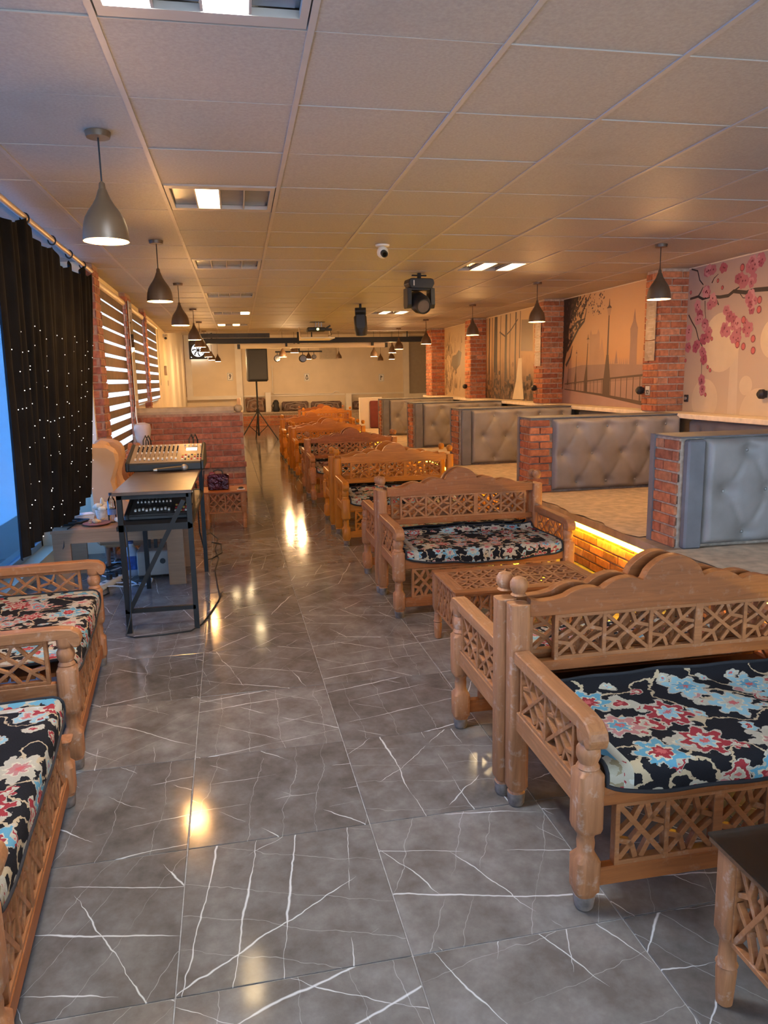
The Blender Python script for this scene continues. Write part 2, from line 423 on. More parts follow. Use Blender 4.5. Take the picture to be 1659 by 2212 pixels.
# ------------------------------------------------------------------ ceiling
CX, CY = -.34145*.9953, 2.37525*.9953
cl = struct('ceiling', MB().box((-1.9, -2.4, CEIL+.03), (4.9, 16.16, CEIL+.15)), P('ceiling_void', (.10, .07, .05), .9))
ct = MB().box((-.2965, -.2965, 0), (.2965, .2965, .012)).mesh('ceiling_tile', CTILE)
FIX = {(0, j) for j in (-1, 3, 7, 11, 15, 19)} | {(4, 7), (4, 15)}
for j in range(-7, 23):
    for i in range(-2, 8):
        if (i, j) in FIX: continue
        o = ob('ceiling_tile', ct, cl, (CX+(i+.5)*T, CY+(j+.5)*T, CEIL+random.uniform(0, .003)))
        if random.random() < .25: o.rotation_euler = (random.uniform(-.006, .006), random.uniform(-.006, .006), 0)
for i in range(-2, 9):
    MB().box((CX+i*T-.010, -2.2, CEIL-.003), (CX+i*T+.010, 16.16, CEIL+.02)).build('grid_bar', TIN, cl)
for j in range(-7, 24):
    MB().box((CX-2*T, CY+j*T-.0022, CEIL-.001), (CX+8*T, CY+j*T+.0022, CEIL+.02)).build('grid_bar', TIN, cl)

# ------------------------------------------------------------------ brick laying
BM = {}
def brick_mesh(L, h, d, mats):
    k = (round(L, 3), h, d, mats[0].name)
    if k not in BM:
        BM[k] = [MB().box((0, -d, 0), (L, d, h)).mesh('brick', m_, bev=.003) for m_ in mats]
    return random.choice(BM[k])
def lay(parent, org, U, width, height, bl=.205, bh=.056, j=.012, d=.012, mats=BRICK, start=0):
    """bricks on a face: origin bottom corner, U along the wall; each brick is one object"""
    U = Vector(U).normalized(); ang = math.atan2(U.y, U.x); z = j/2; r = start
    while z+bh <= height+.004:
        x = 0 if r % 2 == 0 else -(bl+j)/2
        while x < width-.02:
            a, b_ = max(x, 0), min(x+bl, width)
            if b_-a > .03:
                o = ob('brick', brick_mesh(b_-a, bh, d, mats), parent)
                o.location = Vector(org)+U*a+Vector((0, 0, z)); o.rotation_euler = (0, 0, ang)
                off = random.uniform(-.003, .003); o.location += Vector((-U.y, U.x, 0))*off
            x += bl+j
        z += bh+j; r += 1

# ------------------------------------------------------------------ right wall, pillars, ledge
wr = struct('wall_right', MB().prism([(XR(-2.2), -2.2), (XR(16.2), 16.2), (XR(16.2)+.3, 16.2), (XR(-2.2)+.3, -2.2)], 'z', -.1, 3.05), CREAM)
for n_, (y0, y1) in enumerate(((6.86, 7.14), (9.66, 9.97), (12.80, 13.10), (15.40, 15.85)), 1):
    x0 = XR(y0)-.28
    p = struct('wall_pillar_%d' % n_, MB().box((x0, y0, 1.10), (XR(y0)+.02, y1, CEIL)), MORTAR)
    p['label'] = 'red brick pillar standing out from the mural wall'
    lay(p, (x0, y1, 1.10), (0, -1, 0), y1-y0, CEIL-1.10, mats=BRICK)
    lay(p, (x0, y0, 1.10), (1, 0, 0), .28, CEIL-1.10, mats=BRICK, start=1)
LEDGES = [(1.2, 6.84), (6.84, 16.2)]
for n_, (y0, y1) in enumerate(LEDGES, 1):
    struct('trim_%d' % n_, MB().prism([(XR(y0)-.27-.02*(n_ == 1), y0), (XR(y0), y0), (XR(y1), y1), (XR(y1)-.27-.02*(n_ == 1), y1)], 'z', 1.055, 1.10), SILLM, bev=.004)
# raised booth platform with brick riser and overhanging lip
pf = struct('floor_platform', MB().box((2.60, 1.2, 0), (4.45, 16.2, .34)).box((2.55, 1.2, .345), (4.45, 16.2, .40)), PLATEW)
lay(pf, (2.60, 13.2, 0), (0, -1, 0), 12.0, .34, mats=BRICK, d=.01)
led = thing('led_strip', 'glowing yellow LED strip under the lip of the brick platform', 'light strip', (2.572, 8.7, .335))
MB().box((-.022, -7.4, -.026), (.022, 7.4, .009)).build('diffuser', E('led_yellow', (1.0, .60, .02), LED_E), led)
MB().box((-.02, -7.4, .009), (.02, 7.4, .0099)).build('backing_tape', WHITE, led)

# ------------------------------------------------------------------ left wall with windows
def XLL(y): return -1.62 if y < 6.86 else XL(y) if y < 13 else XL(13)-(y-13)*.0305
def wl(mb, y0, y1, z0, z1, d=.22, inset=0):
    mb.prism([(XLL(y0)+inset, y0), (XLL(y1)+inset, y1), (XLL(y1)-d, y1), (XLL(y0)-d, y0)], 'z', z0, z1)
mb = MB()
WIN = [(.8, 3.7, .30, 2.30), (3.9, 6.8, .10, 2.40), (7.12, 8.98, .70, 2.36), (9.66, 10.93, 1.20, 2.36), (11.15, 13.0, 1.20, 2.36)]
yy = -2.2
for y0, y1, z0, z1 in WIN:
    wl(mb, 6.9 if yy == 6.8 else yy, y0, -.1, 3.05); wl(mb, y0, y1, -.1, z0); wl(mb, y0, y1, z1, 3.05); yy = y1
wl(mb, yy, 26.2, -.1, 3.05)
mb.box((-1.84, 6.80, -.1), (XL(6.9), 6.90, 3.05))
wlo = struct('wall_left', mb, CREAM)
FRAMEW = P('window_frame_grey', (.30, .32, .35), .5, var=.05)
for n_, (y0, y1, z0, z1) in zip((7, 1, 2, 3, 4), WIN):
    mb = MB()
    for a, b_, c_, d_ in ((y0, y0+.05, z0, z1), (y1-.05, y1, z0, z1), (y0, y1, z0, z0+.05), (y0, y1, z1-.05, z1), ((y0+y1)/2-.025, (y0+y1)/2+.025, z0, z1)):
        mb.prism([(XLL(a)-.13, a), (XLL(b_)-.13, b_), (XLL(b_)-.18, b_), (XLL(a)-.18, a)], 'z', c_, d_)
    w_ = struct('window_%d' % n_, mb, FRAMEW)
    for k, (a, b_) in enumerate(((y0+.05, (y0+y1)/2-.025), ((y0+y1)/2+.025, y1-.05))):
        MB().prism([(XLL(a)-.152, a), (XLL(b_)-.152, b_), (XLL(b_)-.158, b_), (XLL(a)-.158, a)], 'z', z0+.05, z1-.05).build('pane', PANEB if n_ in (1, 7) else PANE, w_)
for n_, (y0, y1, z1) in enumerate(((6.86, 7.11, CEIL), (8.99, 9.38, CEIL), (10.95, 11.13, CEIL)), 5):
    x1 = XL(y0)+.07
    p = struct('wall_pillar_%d' % n_, MB().box((XL(y1)-.05, y0, 0), (x1, y1, z1)), MORTARD)
    p['label'] = 'old brick pillar between the blinds on the window wall'
    lay(p, (x1, y0, 0), (0, 1, 0), y1-y0, z1, mats=BRICKD, d=.008)
    lay(p, (XL(y1)-.05, y0, 0), (1, 0, 0), x1-XL(y1)+.05, z1, mats=BRICKD, d=.008, start=1)
# brick half wall of the left booth
hb = struct('wall_booth', MB().box((XL(9.6), 9.40, 0), (.03, 9.60, 1.10)).box((-.05, 9.60, 0), (.02, 18.4, 1.08)), MORTARD)
hb['label'] = 'low brick booth wall beside the window blinds'
lay(hb, (XL(9.4), 9.40, 0), (1, 0, 0), .03-XL(9.4), .42, bl=.22, bh=.06, mats=BRICKD)
lay(hb, (XL(9.4), 9.40, .50), (1, 0, 0), .03-XL(9.4), .60, bl=.22, bh=.06, mats=BRICKD)
x = XL(9.4)
while x < 0:
    MB().box((x, 9.35, .435), (min(x+.21, .05), 9.42, .495)).build('brick', random.choice(BRICKD), hb, bev=.003); x += .222
MB().box((.021, 9.62, .45), (.034, 18.4, 1.09)).build('side_board', CREAM, hb)
MB().box((.021, 9.62, 0), (.04, 18.4, .44)).build('kick_board', PLATEW, hb)
# upholstered roll along its top
rl = thing('top_bolster', 'beige upholstered roll lying along the top of the brick booth wall', 'bolster', (-.62, 9.56, 1.10))
mb = MB(); ring = [(-.12, 0), (-.13, .03), (-.11, .075), (-.05, .085), (.06, .08), (.10, .05), (.10, 0)]
mb.prism(ring, 'x', -.65, .55); mb.build('roll', P('beige_roll_cloth', (.46, .36, .25), .85, var=.15), rl, smooth=40)
MB().sphere((.60, -.02, .05), .05, sc=(1.1, 1.2, 1)).build('roll_end', P('beige_roll_cloth_end', (.5, .40, .28), .85), rl, smooth=60)

# ------------------------------------------------------------------ front (entrance) wall behind the viewer
mb = MB()
for x0, x1, z0, z1 in ((-1.6, -.9, -.1, 3.05), (-.9, 1.5, -.1, .3), (-.9, 1.5, 2.3, 3.05), (1.5, 2.0, -.1, 3.05), (2.0, 4.2, -.1, .3), (2.0, 4.2, 2.3, 3.05), (4.2, 4.9, -.1, 3.05)):
    mb.box((x0, -2.4, z0), (x1, -2.2, z1))
struct('wall_front', mb, CREAM)
for n_, (x0, x1) in enumerate(((-.9, 1.5), (2.0, 4.2)), 5):
    mb = MB()
    for k in range(3): xx = x0+(x1-x0)*k/2; mb.box((xx-.03, -2.33, .3), (xx+.03, -2.27, 2.3))
    mb.box((x0, -2.33, .3), (x1, -2.27, .36)).box((x0, -2.33, 2.24), (x1, -2.27, 2.3))
    w_ = struct('window_%d' % n_, mb, FRAMEW)
    for k in range(2):
        a = x0+(x1-x0)*k/2+.03; b_ = x0+(x1-x0)*(k+1)/2-.03
        MB().box((a, -2.303, .36), (b_, -2.297, 2.24)).build('pane', PANE, w_)

# ------------------------------------------------------------------ back hall
BY = 26.0
wb = struct('wall_back', MB().box((-2.6, BY, -.1), (7.8, BY+.2, 3.2)), CREAM)
struct('wall_hall_right', MB().box((7.3, 16.2, -.1), (7.5, BY, 3.2)).box((4.3, 16.2, -.1), (7.5, 16.4, 3.2)), CREAM)
struct('ceiling_hall', MB().box((-2.6, 16.16, 3.0), (7.8, BY+.2, 3.1)).box((-2.6, 16.16, CEIL+.0), (4.9, 16.2, 3.0)), P('hall_ceiling_paint', (.50, .40, .28), .9))
# panels and frames on the back wall
def onback(name, x0, x1, z0, z1, d, ma, kind=True, bev=0):
    o = MB().box((x0, BY-d, z0), (x1, BY, z1)).build(name, ma, bev=bev)
    o['kind'] = 'structure'; return o
onback('trim_3', -.06, .14, .45, 3.0, .10, WHITE); onback('trim_4', -1.70, -1.50, .9, 3.0, .12, WHITE)
onback('trim_5', -1.70, .14, .88, 1.0, .14, WHITE)
JAMB = wood('old_door_jamb', (.22, .12, .06), 'z')
onback('trim_6', -1.78, -1.70, .98, 3.0, .16, JAMB)
onback('trim_7', 5.72, 5.92, .9, 3.0, .10, WHITE); onback('trim_8', 6.66, 6.82, .9, 3.0, .10, WHITE); onback('trim_9', 5.72, 6.82, .45, .93, .12, WHITE)
onback('trim_10', 5.92, 6.66, .93, 2.92, .03, GREYP)
onback('trim_11', .88, 1.06, .42, 1.08, .30, WHITE); onback('trim_12', 3.63, 3.82, .42, .99, .30, WHITE)
onback('trim_13', .14, 5.72, .94, .99, .03, WHITE)
p = struct('wall_pillar_8', MB().box((6.84, BY-.4, 0), (7.3, BY, 3.0)), MORTAR); p['label'] = 'brick pier at the end of the cream back wall'
lay(p, (6.84, BY-.4, 0), (1, 0, 0), .46, 3.0)
lay(p, (6.84, BY, 0), (0, -1, 0), .4, 3.0, start=1)
bp = struct('floor_bench_platform', MB().box((.1, 25.0, 0), (7.3, BY, .40)).box((.1, 24.97, .40), (7.3, BY, .43)), MORTAR)
lay(bp, (.1, 25.0, 0), (1, 0, 0), 3.6, .40, bl=.24, bh=.072, mats=BRICK)
# pipe along the back wall
mb = MB().tube([(1.15, BY-.03, 2.0), (1.15, BY-.03, 1.06), (1.2, BY-.03, 1.02), (3.2, BY-.03, .99), (3.28, BY-.03, 1.06), (3.36, BY-.04, 1.06), (3.44, BY-.05, 1.02)], .016, 8)
tag(mb.build('wall_pipe', WHITE, smooth=50), 'white heating pipe running low across the cream back wall', 'pipe')

# ------------------------------------------------------------------ black steel beam at the end of the tiled ceiling
bmo = thing('steel_beam', 'long black steel beam hanging at the edge of the tiled ceiling', 'beam', (1.4, 16.35, 2.26))
MB().box((-2.35, -.06, 0), (2.75, .06, .11)).build('beam', BLACKM, bmo, bev=.006)
for xx in (-1.9, .2, 2.3): MB().box((xx-.012, -.012, .11), (xx+.012, .012, .25)).build('hanger', BLACKM, bmo)
for xx in (-.35, 1.52): MB().box((xx-.02, -.07, -.07), (xx+.02, .05, .0)).build('bracket', BLACKM, bmo)
MB().box((-2.3, -.2, .11), (-.7, -.15, .2)).build('torn_flashing', P('torn_black_foil', (.02,.018,.017), .5, var=.5), bmo)
sc = thing('screen_case', 'closed cream projection screen case hanging under the black beam', 'screen', (1.65, 16.50, 2.16))
MB().box((-1.6, -.05, 0), (1.6, .05, .09)).build('case', CREAM, sc, bev=.01)
for s_ in (-1.6, 1.6): MB().box((s_-.03, -.055, -.005), (s_+.03, .055, .095)).build('end_cap', BLACKP, sc)

# ------------------------------------------------------------------ wall murals (flat prints on the right wall)
class Mural(MB):
    def pt(s, y, z, k): return (XR(y)-.004-.0007*k, y, z)
    def poly(s, pts, k, mi): return s.add([s.pt(y, z, k) for y, z in pts], [tuple(range(len(pts)))], mi)
    def ribbon(s, pts, w0, w1, k, mi):
        n = len(pts); L, R = [], []
        for i in range(n):
            a, b_ = pts[max(i-1, 0)], pts[min(i+1, n-1)]; dy, dz = b_[0]-a[0], b_[1]-a[1]; q = math.hypot(dy, dz) or 1
            w_ = (w0+(w1-w0)*i/(n-1))/2; L.append((pts[i][0]-dz/q*w_, pts[i][1]+dy/q*w_)); R.append((pts[i][0]+dz/q*w_, pts[i][1]-dy/q*w_))
        for i in range(n-1): s.poly([L[i], L[i+1], R[i+1], R[i]], k, mi)
        return s
    def disk(s, c, r, k, mi, n=14, sq=1): return s.poly([(c[0]+r*math.cos(2*PI*i/n), c[1]+r*sq*math.sin(2*PI*i/n)) for i in range(n)], k, mi)
    def flower(s, c, r, k, mi, mc):
        a0 = random.uniform(0, 6)
        for q in range(5):
            a = a0+q*2*PI/5; s.disk((c[0]+.55*r*math.cos(a), c[1]+.55*r*math.sin(a)), r*.52, k+(q % 2)*.3, mi, 8)
        s.disk(c, r*.2, k+.8, mc, 6); return s
def flat(name, col, rough=.55, var=.06, vs=5): return P(name, col, rough, var=var, vs=vs)
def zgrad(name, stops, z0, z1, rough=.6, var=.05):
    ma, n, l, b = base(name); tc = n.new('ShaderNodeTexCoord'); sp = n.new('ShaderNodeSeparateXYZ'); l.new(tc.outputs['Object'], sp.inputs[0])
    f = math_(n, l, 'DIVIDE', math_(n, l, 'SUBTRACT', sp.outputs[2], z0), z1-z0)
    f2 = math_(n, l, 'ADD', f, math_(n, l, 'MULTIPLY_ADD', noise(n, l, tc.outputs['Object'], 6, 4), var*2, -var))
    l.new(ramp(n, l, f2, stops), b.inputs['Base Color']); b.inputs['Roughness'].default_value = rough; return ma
# cherry blossom mural
mu = thing('wall_mural', 'cherry blossom wall mural with pink flowers and pale circles, next to a brick pillar', 'mural', (0, 0, 0))
bgm = Mural(); bgm.poly([(6.85, 1.10), (6.85, CEIL-.01), (1.2, CEIL-.01), (1.2, 1.10)], 0, 0)
for c_, r_ in (((6.5, 1.22), .20), ((6.3, 1.75), .27), ((5.92, 1.36), .085), ((5.74, 1.10), .24), ((5.1, 1.5), .2), ((4.4, 1.9), .25), ((5.6, 1.75), .17), ((3.2, 1.4), .3)):
    q = [(c_[0]+r_*math.cos(2*PI*i/28), max(1.102, c_[1]+r_*math.sin(2*PI*i/28))) for i in range(28)]; bgm.poly(q, 1, 1)
for y_ in (6.15, 5.55, 5.35, 4.7, 3.9): bgm.poly([(y_, 1.10), (y_, 1.75), (y_-.1, 1.75), (y_-.13, 1.10)], .5, 2)
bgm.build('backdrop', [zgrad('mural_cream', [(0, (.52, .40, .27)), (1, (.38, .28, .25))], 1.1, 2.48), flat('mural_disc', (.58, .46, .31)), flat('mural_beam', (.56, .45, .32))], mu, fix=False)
BRM = flat('mural_branch', (.030, .020, .022))
for pts, a, b_ in (([(6.81,2.19),(6.68,2.20),(6.61,2.17),(6.5,2.18),(6.35,2.16),(6.23,2.16),(6.16,2.19),(5.99,2.16),(5.88,2.17),(5.72,2.16),(5.5,2.22),(5.2,2.2)], .022, .042),
    ([(6.16,2.19),(6.11,2.21),(6.05,2.23)], .02, .008), ([(6.68,2.2),(6.64,2.24),(6.61,2.28)], .018, .008), ([(6.81,2.47),(6.71,2.44),(6.67,2.35),(6.61,2.3)], .016, .012),
    ([(6.82,2.04),(6.76,1.97),(6.69,1.9),(6.64,1.8),(6.56,1.71)], .016, .010), ([(6.57,2.15),(6.56,2.05),(6.54,1.98)], .010, .006), ([(6.57,1.59),(6.56,1.44)], .008, .005),
    ([(6.48,2.3),(6.45,2.34),(6.39,2.37)], .014, .005), ([(6.07,2.16),(6.03,2.12),(5.88,2.1)], .010, .005), ([(5.5,2.22),(5.4,2.1),(5.45,1.95)], .02, .006), ([(6.40, 2.14), (6.36, 2.09)], .02, .012)):
    Mural().ribbon(pts, a, b_, 2, 0).build('painted_branch', BRM, mu, fix=False)
fw = Mural()
CL = [(6.54,2.43),(6.57,2.24),(6.47,2.43),(6.31,2.43),(5.93,2.42),(5.94,2.35),(5.95,2.27),(6.03,2.28),(5.85,2.4),(6.68,2.1),(6.64,2.01),(6.44,2.12),(6.24,2.03),(6.19,1.96),(6.12,1.93),(6.25,1.86),(6.08,1.84),(5.97,1.85),(6.1,1.79),(6.54,1.93),(6.5,1.85),(6.54,1.79),(6.81,1.87),(6.68,1.75),(6.54,1.66),(6.55,1.62),(6.55,1.4),(6.53,1.32),(5.93,2.08),(5.9,2.05),(6.12,2.29),(6.83,1.72)]
CL += [(5.3+random.uniform(-.35, .35), 2.2+random.uniform(-.3, .2)) for _ in range(16)]
for ci, (y_, z_) in enumerate(CL):
    for q in range(4 if z_ > 1.7 else 3):
        a, r_ = random.uniform(0, 6.28), random.uniform(0, .055)
        if y_ > 6.5: r_ *= .7
        yy_, zz_ = min(y_+r_*math.cos(a), 6.80), min(z_+r_*math.sin(a), 2.42)
        fw.flower((yy_, zz_), random.uniform(.032, .055), 3+ci*.02+q*.3, random.choice((0, 0, 1, 2)), 3)
for y_, z_ in [(6.06,2.38),(6.39,2.31),(6.32,2.24),(5.81,2.08),(5.81,2.0),(6.0,1.93),(5.86,1.76),(5.85,1.66),(6.06,1.72),(5.98,1.7),(6.43,1.79),(6.78,1.73),(6.43,1.5),(6.83,1.6),(6.47,1.53),(6.48,1.27),(6.8,2.25)]:
    r_ = .030 if y_ < 6.2 else .018
    fw.disk((y_, z_), r_, 5, 4, 10, 1.15); fw.disk((y_, z_), r_*.75, 5.4, 5, 10, 1.15)
fw.build('painted_blossom', [flat('mural_pink', (.42, .13, .17)), flat('mural_pink_light', (.52, .23, .25)), flat('mural_pink_deep', (.34, .075, .12)), flat('mural_pistil', (.16, .02, .04)), flat('mural_bud_edge', (.20, .04, .05)), flat('mural_bud', (.48, .10, .11))], mu, fix=False)
# promenade mural
mu = thing('wall_mural', 'promenade wall mural with street lamps, river railing, bare tree and misty clock tower', 'mural')
b2 = Mural(); b2.poly([(9.67, 1.10), (9.67, CEIL-.01), (7.13, CEIL-.01), (7.13, 1.10)], 0, 0)
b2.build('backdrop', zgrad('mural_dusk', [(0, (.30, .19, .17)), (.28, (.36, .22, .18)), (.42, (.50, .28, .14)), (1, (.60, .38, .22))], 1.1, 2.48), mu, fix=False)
b3 = Mural()
b3.poly([(9.47,1.56),(9.11,1.60),(8.34,1.60),(7.4,1.57),(7.13,1.57),(7.13,1.44),(9.58,1.34)], 1, 0)
for y_ in (8.35, 8.3, 8.14, 8.1, 8.05, 8.0, 7.97, 7.6, 7.5, 7.4): b3.poly([(y_, 1.57), (y_-.02, 1.57), (y_-.01, 1.66)], 1, 0)
b3.poly([(8.89,1.97),(8.86,2.03),(8.83,1.97),(8.70,1.97),(8.67,2.03),(8.63,1.97),(8.60,1.57),(8.88,1.57)], .8, 1)
b3.poly([(8.57,1.92),(8.50,1.69),(8.49,1.57),(8.65,1.57),(8.63,1.69)], .9, 1); b3.poly([(8.21,1.76),(8.17,1.6),(8.25,1.6)], 1.1, 0)
b3.poly([(7.83,2.20),(7.80,2.06),(7.755,1.98),(7.76,1.85),(7.755,1.57),(7.91,1.57),(7.905,1.85),(7.915,1.98),(7.86,2.06)], 1.2, 0)
b3.poly([(9.66,1.29),(9.5,1.30),(8.58,1.225),(7.7,1.15),(7.13,1.11),(7.13,1.101),(9.66,1.101)], 1.0, 2)
b3.build('painted_city', [flat('mural_haze', (.27, .165, .14)), flat('mural_far_haze', (.40, .235, .15)), flat('mural_path', (.36, .22, .20))], mu, fix=False)
b4 = Mural()
def lamp(top, neck, foot, base_, wd):
    y_ = neck[0]
    b4.ribbon([(y_, neck[1]), (foot[0], foot[1])], wd*.5, wd*.9, 2, 0)
    b4.poly([(foot[0]-wd*.6, foot[1]), (foot[0]+wd*.6, foot[1]), (base_[0]+wd*1.9, base_[1]), (base_[0]-wd*1.9, base_[1])], 2, 0)
    h = top[1]-neck[1]
    b4.poly([(y_-wd*1.2, neck[1]+h*.1), (y_-wd*.5, neck[1]-h*.6), (y_+wd*.5, neck[1]-h*.6), (y_+wd*1.2, neck[1]+h*.1)], 2.2, 1)
    b4.poly([(y_-wd*1.4, neck[1]+h*.1), (y_, neck[1]+h*.45), (y_+wd*1.4, neck[1]+h*.1)], 2.4, 0)
    b4.ribbon([(y_, neck[1]+h*.3), (y_, top[1])], wd*.7, wd*.2, 2.3, 0)
lamp((8.41,2.36),(8.41,2.24),(8.42,1.71),(8.42,1.40), .045); lamp((8.94,1.98),(8.93,1.91),(8.95,1.58),(8.97,1.38), .028); lamp((9.24,1.80),(9.24,1.75),(9.25,1.51),(9.26,1.36), .02); lamp((9.47,1.70),(9.47,1.66),(9.48,1.43),(9.49,1.35), .014)
b4.ribbon([(9.58,1.36),(8.57,1.42),(7.68,1.46),(7.13,1.49)], .012, .03, 2.1, 0); b4.ribbon([(9.58,1.29),(8.58,1.235),(7.66,1.16),(7.13,1.12)], .012, .06, 2.1, 0)
b4.poly([(8.52,1.42),(8.34,1.43),(8.34,1.21),(8.52,1.23)], 2.3, 0); b4.poly([(9.0,1.39),(8.92,1.395),(8.92,1.26),(9.0,1.265)], 2.3, 0); b4.poly([(9.28,1.37),(9.24,1.375),(9.24,1.275),(9.28,1.28)], 2.3, 0)
y_ = 9.5
while y_ > 7.2:
    zt = 1.36+(9.58-y_)/(9.58-7.13)*.13; zb = 1.29-(9.58-y_)*.068; b4.ribbon([(y_, zt), (y_, zb)], .008+.010*(9.5-y_)/2.3, .008+.010*(9.5-y_)/2.3, 2.15, 0); y_ -= .06+.05*(9.5-y_)
b4.poly([(9.67,2.47),(9.21,2.47),(9.37,2.27),(9.48,2.1),(9.50,1.87),(9.59,1.64),(9.63,1.30),(9.67,1.28)], 2.5, 2)
for pts in ([(9.52,1.80),(9.19,2.08),(9.09,2.29),(8.89,2.47)], [(9.45,2.05),(9.25,2.15),(9.02,2.18)], [(9.19,2.08),(9.05,2.15),(8.99,2.3)], [(9.40,2.2),(9.2,2.35),(9.05,2.47)], [(9.55,1.6),(9.42,1.72),(9.36,1.86)]): b4.ribbon(pts, .05, .012, 2.6, 2)
for _ in range(230):
    t_ = random.random(); y_ = 9.55-.62*t_; z_ = 1.75+.7*random.random()
    if z_ < 1.75+.65*t_: continue
    b4.disk((y_, min(z_, 2.46)), random.uniform(.010, .028), 2.7, random.choice((2, 3)), 5)
for _ in range(60): b4.disk((random.uniform(8.5, 8.95), random.uniform(2.2, 2.46)), random.uniform(.006, .016), 2.7, 3, 5)
b4.build('painted_foreground', [flat('mural_iron', (.075, .042, .032)), flat('mural_lantern', (.42, .26, .17)), flat('mural_bark', (.035, .026, .026), var=.4), flat('mural_leaf', (.10, .06, .055), var=.4)], mu, fix=False)
# forest mural and peeling mural
mu = thing('wall_mural', 'torn autumn forest wall mural with dark trunks and a bare plaster patch', 'mural')
b5 = Mural(); b5.poly([(12.79, 1.10), (12.79, CEIL-.01), (9.98, CEIL-.01), (9.98, 1.10)], 0, 0)
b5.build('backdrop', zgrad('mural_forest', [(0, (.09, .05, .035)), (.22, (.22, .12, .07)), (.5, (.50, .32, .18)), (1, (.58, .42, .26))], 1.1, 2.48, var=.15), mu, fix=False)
b6 = Mural()
for y_, w_, z0 in ((12.28, .17, 1.1), (11.80, .10, 1.2), (11.38, .06, 1.3), (12.05, .03, 1.3), (11.62, .03, 1.4), (12.6, .06, 1.1), (11.2, .03, 1.3), (12.45, .03, 1.2)): b6.ribbon([(y_, CEIL-.02), (y_+.02, 1.8), (y_, z0)], w_*.8, w_*1.2, 1, 0)
for _ in range(160): b6.disk((random.uniform(11.2, 12.78), 1.12+abs(random.gauss(0, .22))), random.uniform(.015, .05), 1.2, random.choice((0, 1)), 6)
for _ in range(40): b6.disk((random.uniform(10.7, 11.15), random.uniform(1.12, 1.48)), random.uniform(.02, .06), 1.9, random.choice((0, 1)), 6)
b6.poly([(11.15,2.33),(10.70,2.30),(10.70,1.84),(11.17,1.86)], 2, 3)
b6.poly([(11.26,1.75),(11.12,1.75),(11.10,1.45),(11.02,1.12),(11.50,1.11),(11.35,1.4)], 2.1, 2)
b6.ribbon([(12.1,2.2),(11.85,2.12),(11.6,2.2),(11.3,2.35)], .03, .02, 1.1, 0)
b6.build('painted_trees', [flat('mural_trunk', (.045, .03, .025), var=.4), flat('mural_brush', (.20, .11, .06), var=.4), flat('mural_bare_plaster', (.66, .54, .38)), flat('mural_shutter', (.28, .21, .15))], mu, fix=False)
mu = thing('wall_mural', 'peeling beige wallpaper mural with grey damp patches near the back beam', 'mural')
b7 = Mural(); b7.poly([(15.39, 1.10), (15.39, CEIL-.01), (13.11, CEIL-.01), (13.11, 1.10)], 0, 0)
b7.build('backdrop', zgrad('mural_peeling', [(0, (.42, .30, .19)), (.45, (.50, .38, .25)), (1, (.46, .34, .21))], 1.1, 2.48, var=.25), mu, fix=False)
b8 = Mural()
for _ in range(130):
    y_ = 15.35-abs(random.gauss(0, .55)); z_ = random.uniform(1.12, 2.2)
    if 13.15 < y_: b8.ribbon([(y_, z_), (y_-random.uniform(-.06, .1), min(2.45, z_+random.uniform(.06, .22)))], random.uniform(.02, .07), .01, 1, random.choice((0, 1, 1)))
b8.poly([(14.9,1.72),(14.6,1.60),(14.3,1.72),(14.2,1.95),(14.4,2.0),(14.55,1.92),(14.8,1.9)], 1.4, 2); b8.poly([(13.95,1.78),(13.75,1.75),(13.72,1.92),(13.9,1.9)], 1.4, 2)
b8.build('torn_patch', [flat('mural_torn_dark', (.09, .065, .05), var=.4), flat('mural_torn_mid', (.26, .19, .13), var=.3), flat('mural_damp', (.15, .13, .11))], mu, fix=False)
# posters, table-number plates and wall lamps on the pillars
for n_, (y0, y1, xf, zz) in enumerate(((6.87, 7.12, XR(6.86)-.305, (1.60, 2.22)), (9.67, 9.95, XR(9.66)-.305, (1.60, 2.2)))):
    t = thing('poster_sheet', ['plastic-wrapped notice sheets taped on the brick pillar beside the cherry blossoms', 'plastic-wrapped notice sheets taped on the brick pillar beside the promenade mural'][n_], 'poster', (xf, (y0+y1)/2, (zz[0]+zz[1])/2))
    hw = (y1-y0)/2*.72; hz = (zz[1]-zz[0])/2
    PAP = P('laminated_paper_%d' % n_, (.30, .205, .155), .5, var=.25, vs=14, bmp=.5, bs=18)
    for k in range(3):
        MB().box((-.002, -hw, hz-(k+1)*hz*2/3+.006), (.002, hw, hz-k*hz*2/3-.004)).build('sheet', PAP, t)
    mb = MB()
    for k in range(14):
        z_ = -hz+.05+k*(2*hz-.1)/13; mb.box((-.0032, -hw*.7*random.uniform(.5, 1), z_), (-.002, hw*.7*random.uniform(.3, 1), z_+.008))
    mb.build('faint_print', P('faint_print_%d' % n_, (.36, .26, .22), .4), t)
def text_mesh(txt, size, depth=.0015):
    cu = bpy.data.curves.new('txt', 'FONT'); cu.body = txt; cu.size = size; cu.extrude = depth; cu.align_x = 'CENTER'; cu.align_y = 'CENTER'
    to = bpy.data.objects.new('txt', cu); COL.objects.link(to); dg = bpy.context.evaluated_depsgraph_get()
    me = bpy.data.meshes.new_from_object(to.evaluated_get(dg)); bpy.data.objects.remove(to); return me
INK = P('black_ink', (.012, .012, .012), .6); PLATE = P('white_plate', (.66, .60, .52), .4, var=.05)
def wall_speaker(loc, label, sign=None):
    t = thing('wall_spotlight', label, 'spotlight', loc)
    MB().box((-.012, -.03, -.03), (0, .03, .03)).build('base', BLACKP, t, bev=.003)
    MB().loft([(0, .03, 2), (.02, .042, 2), (.05, .040, 2), (.07, .02, 2)], n=14).build('head', BLACKP, t, smooth=40).rotation_euler = (0, -PI/2, 0)
    t.children and None
    return t
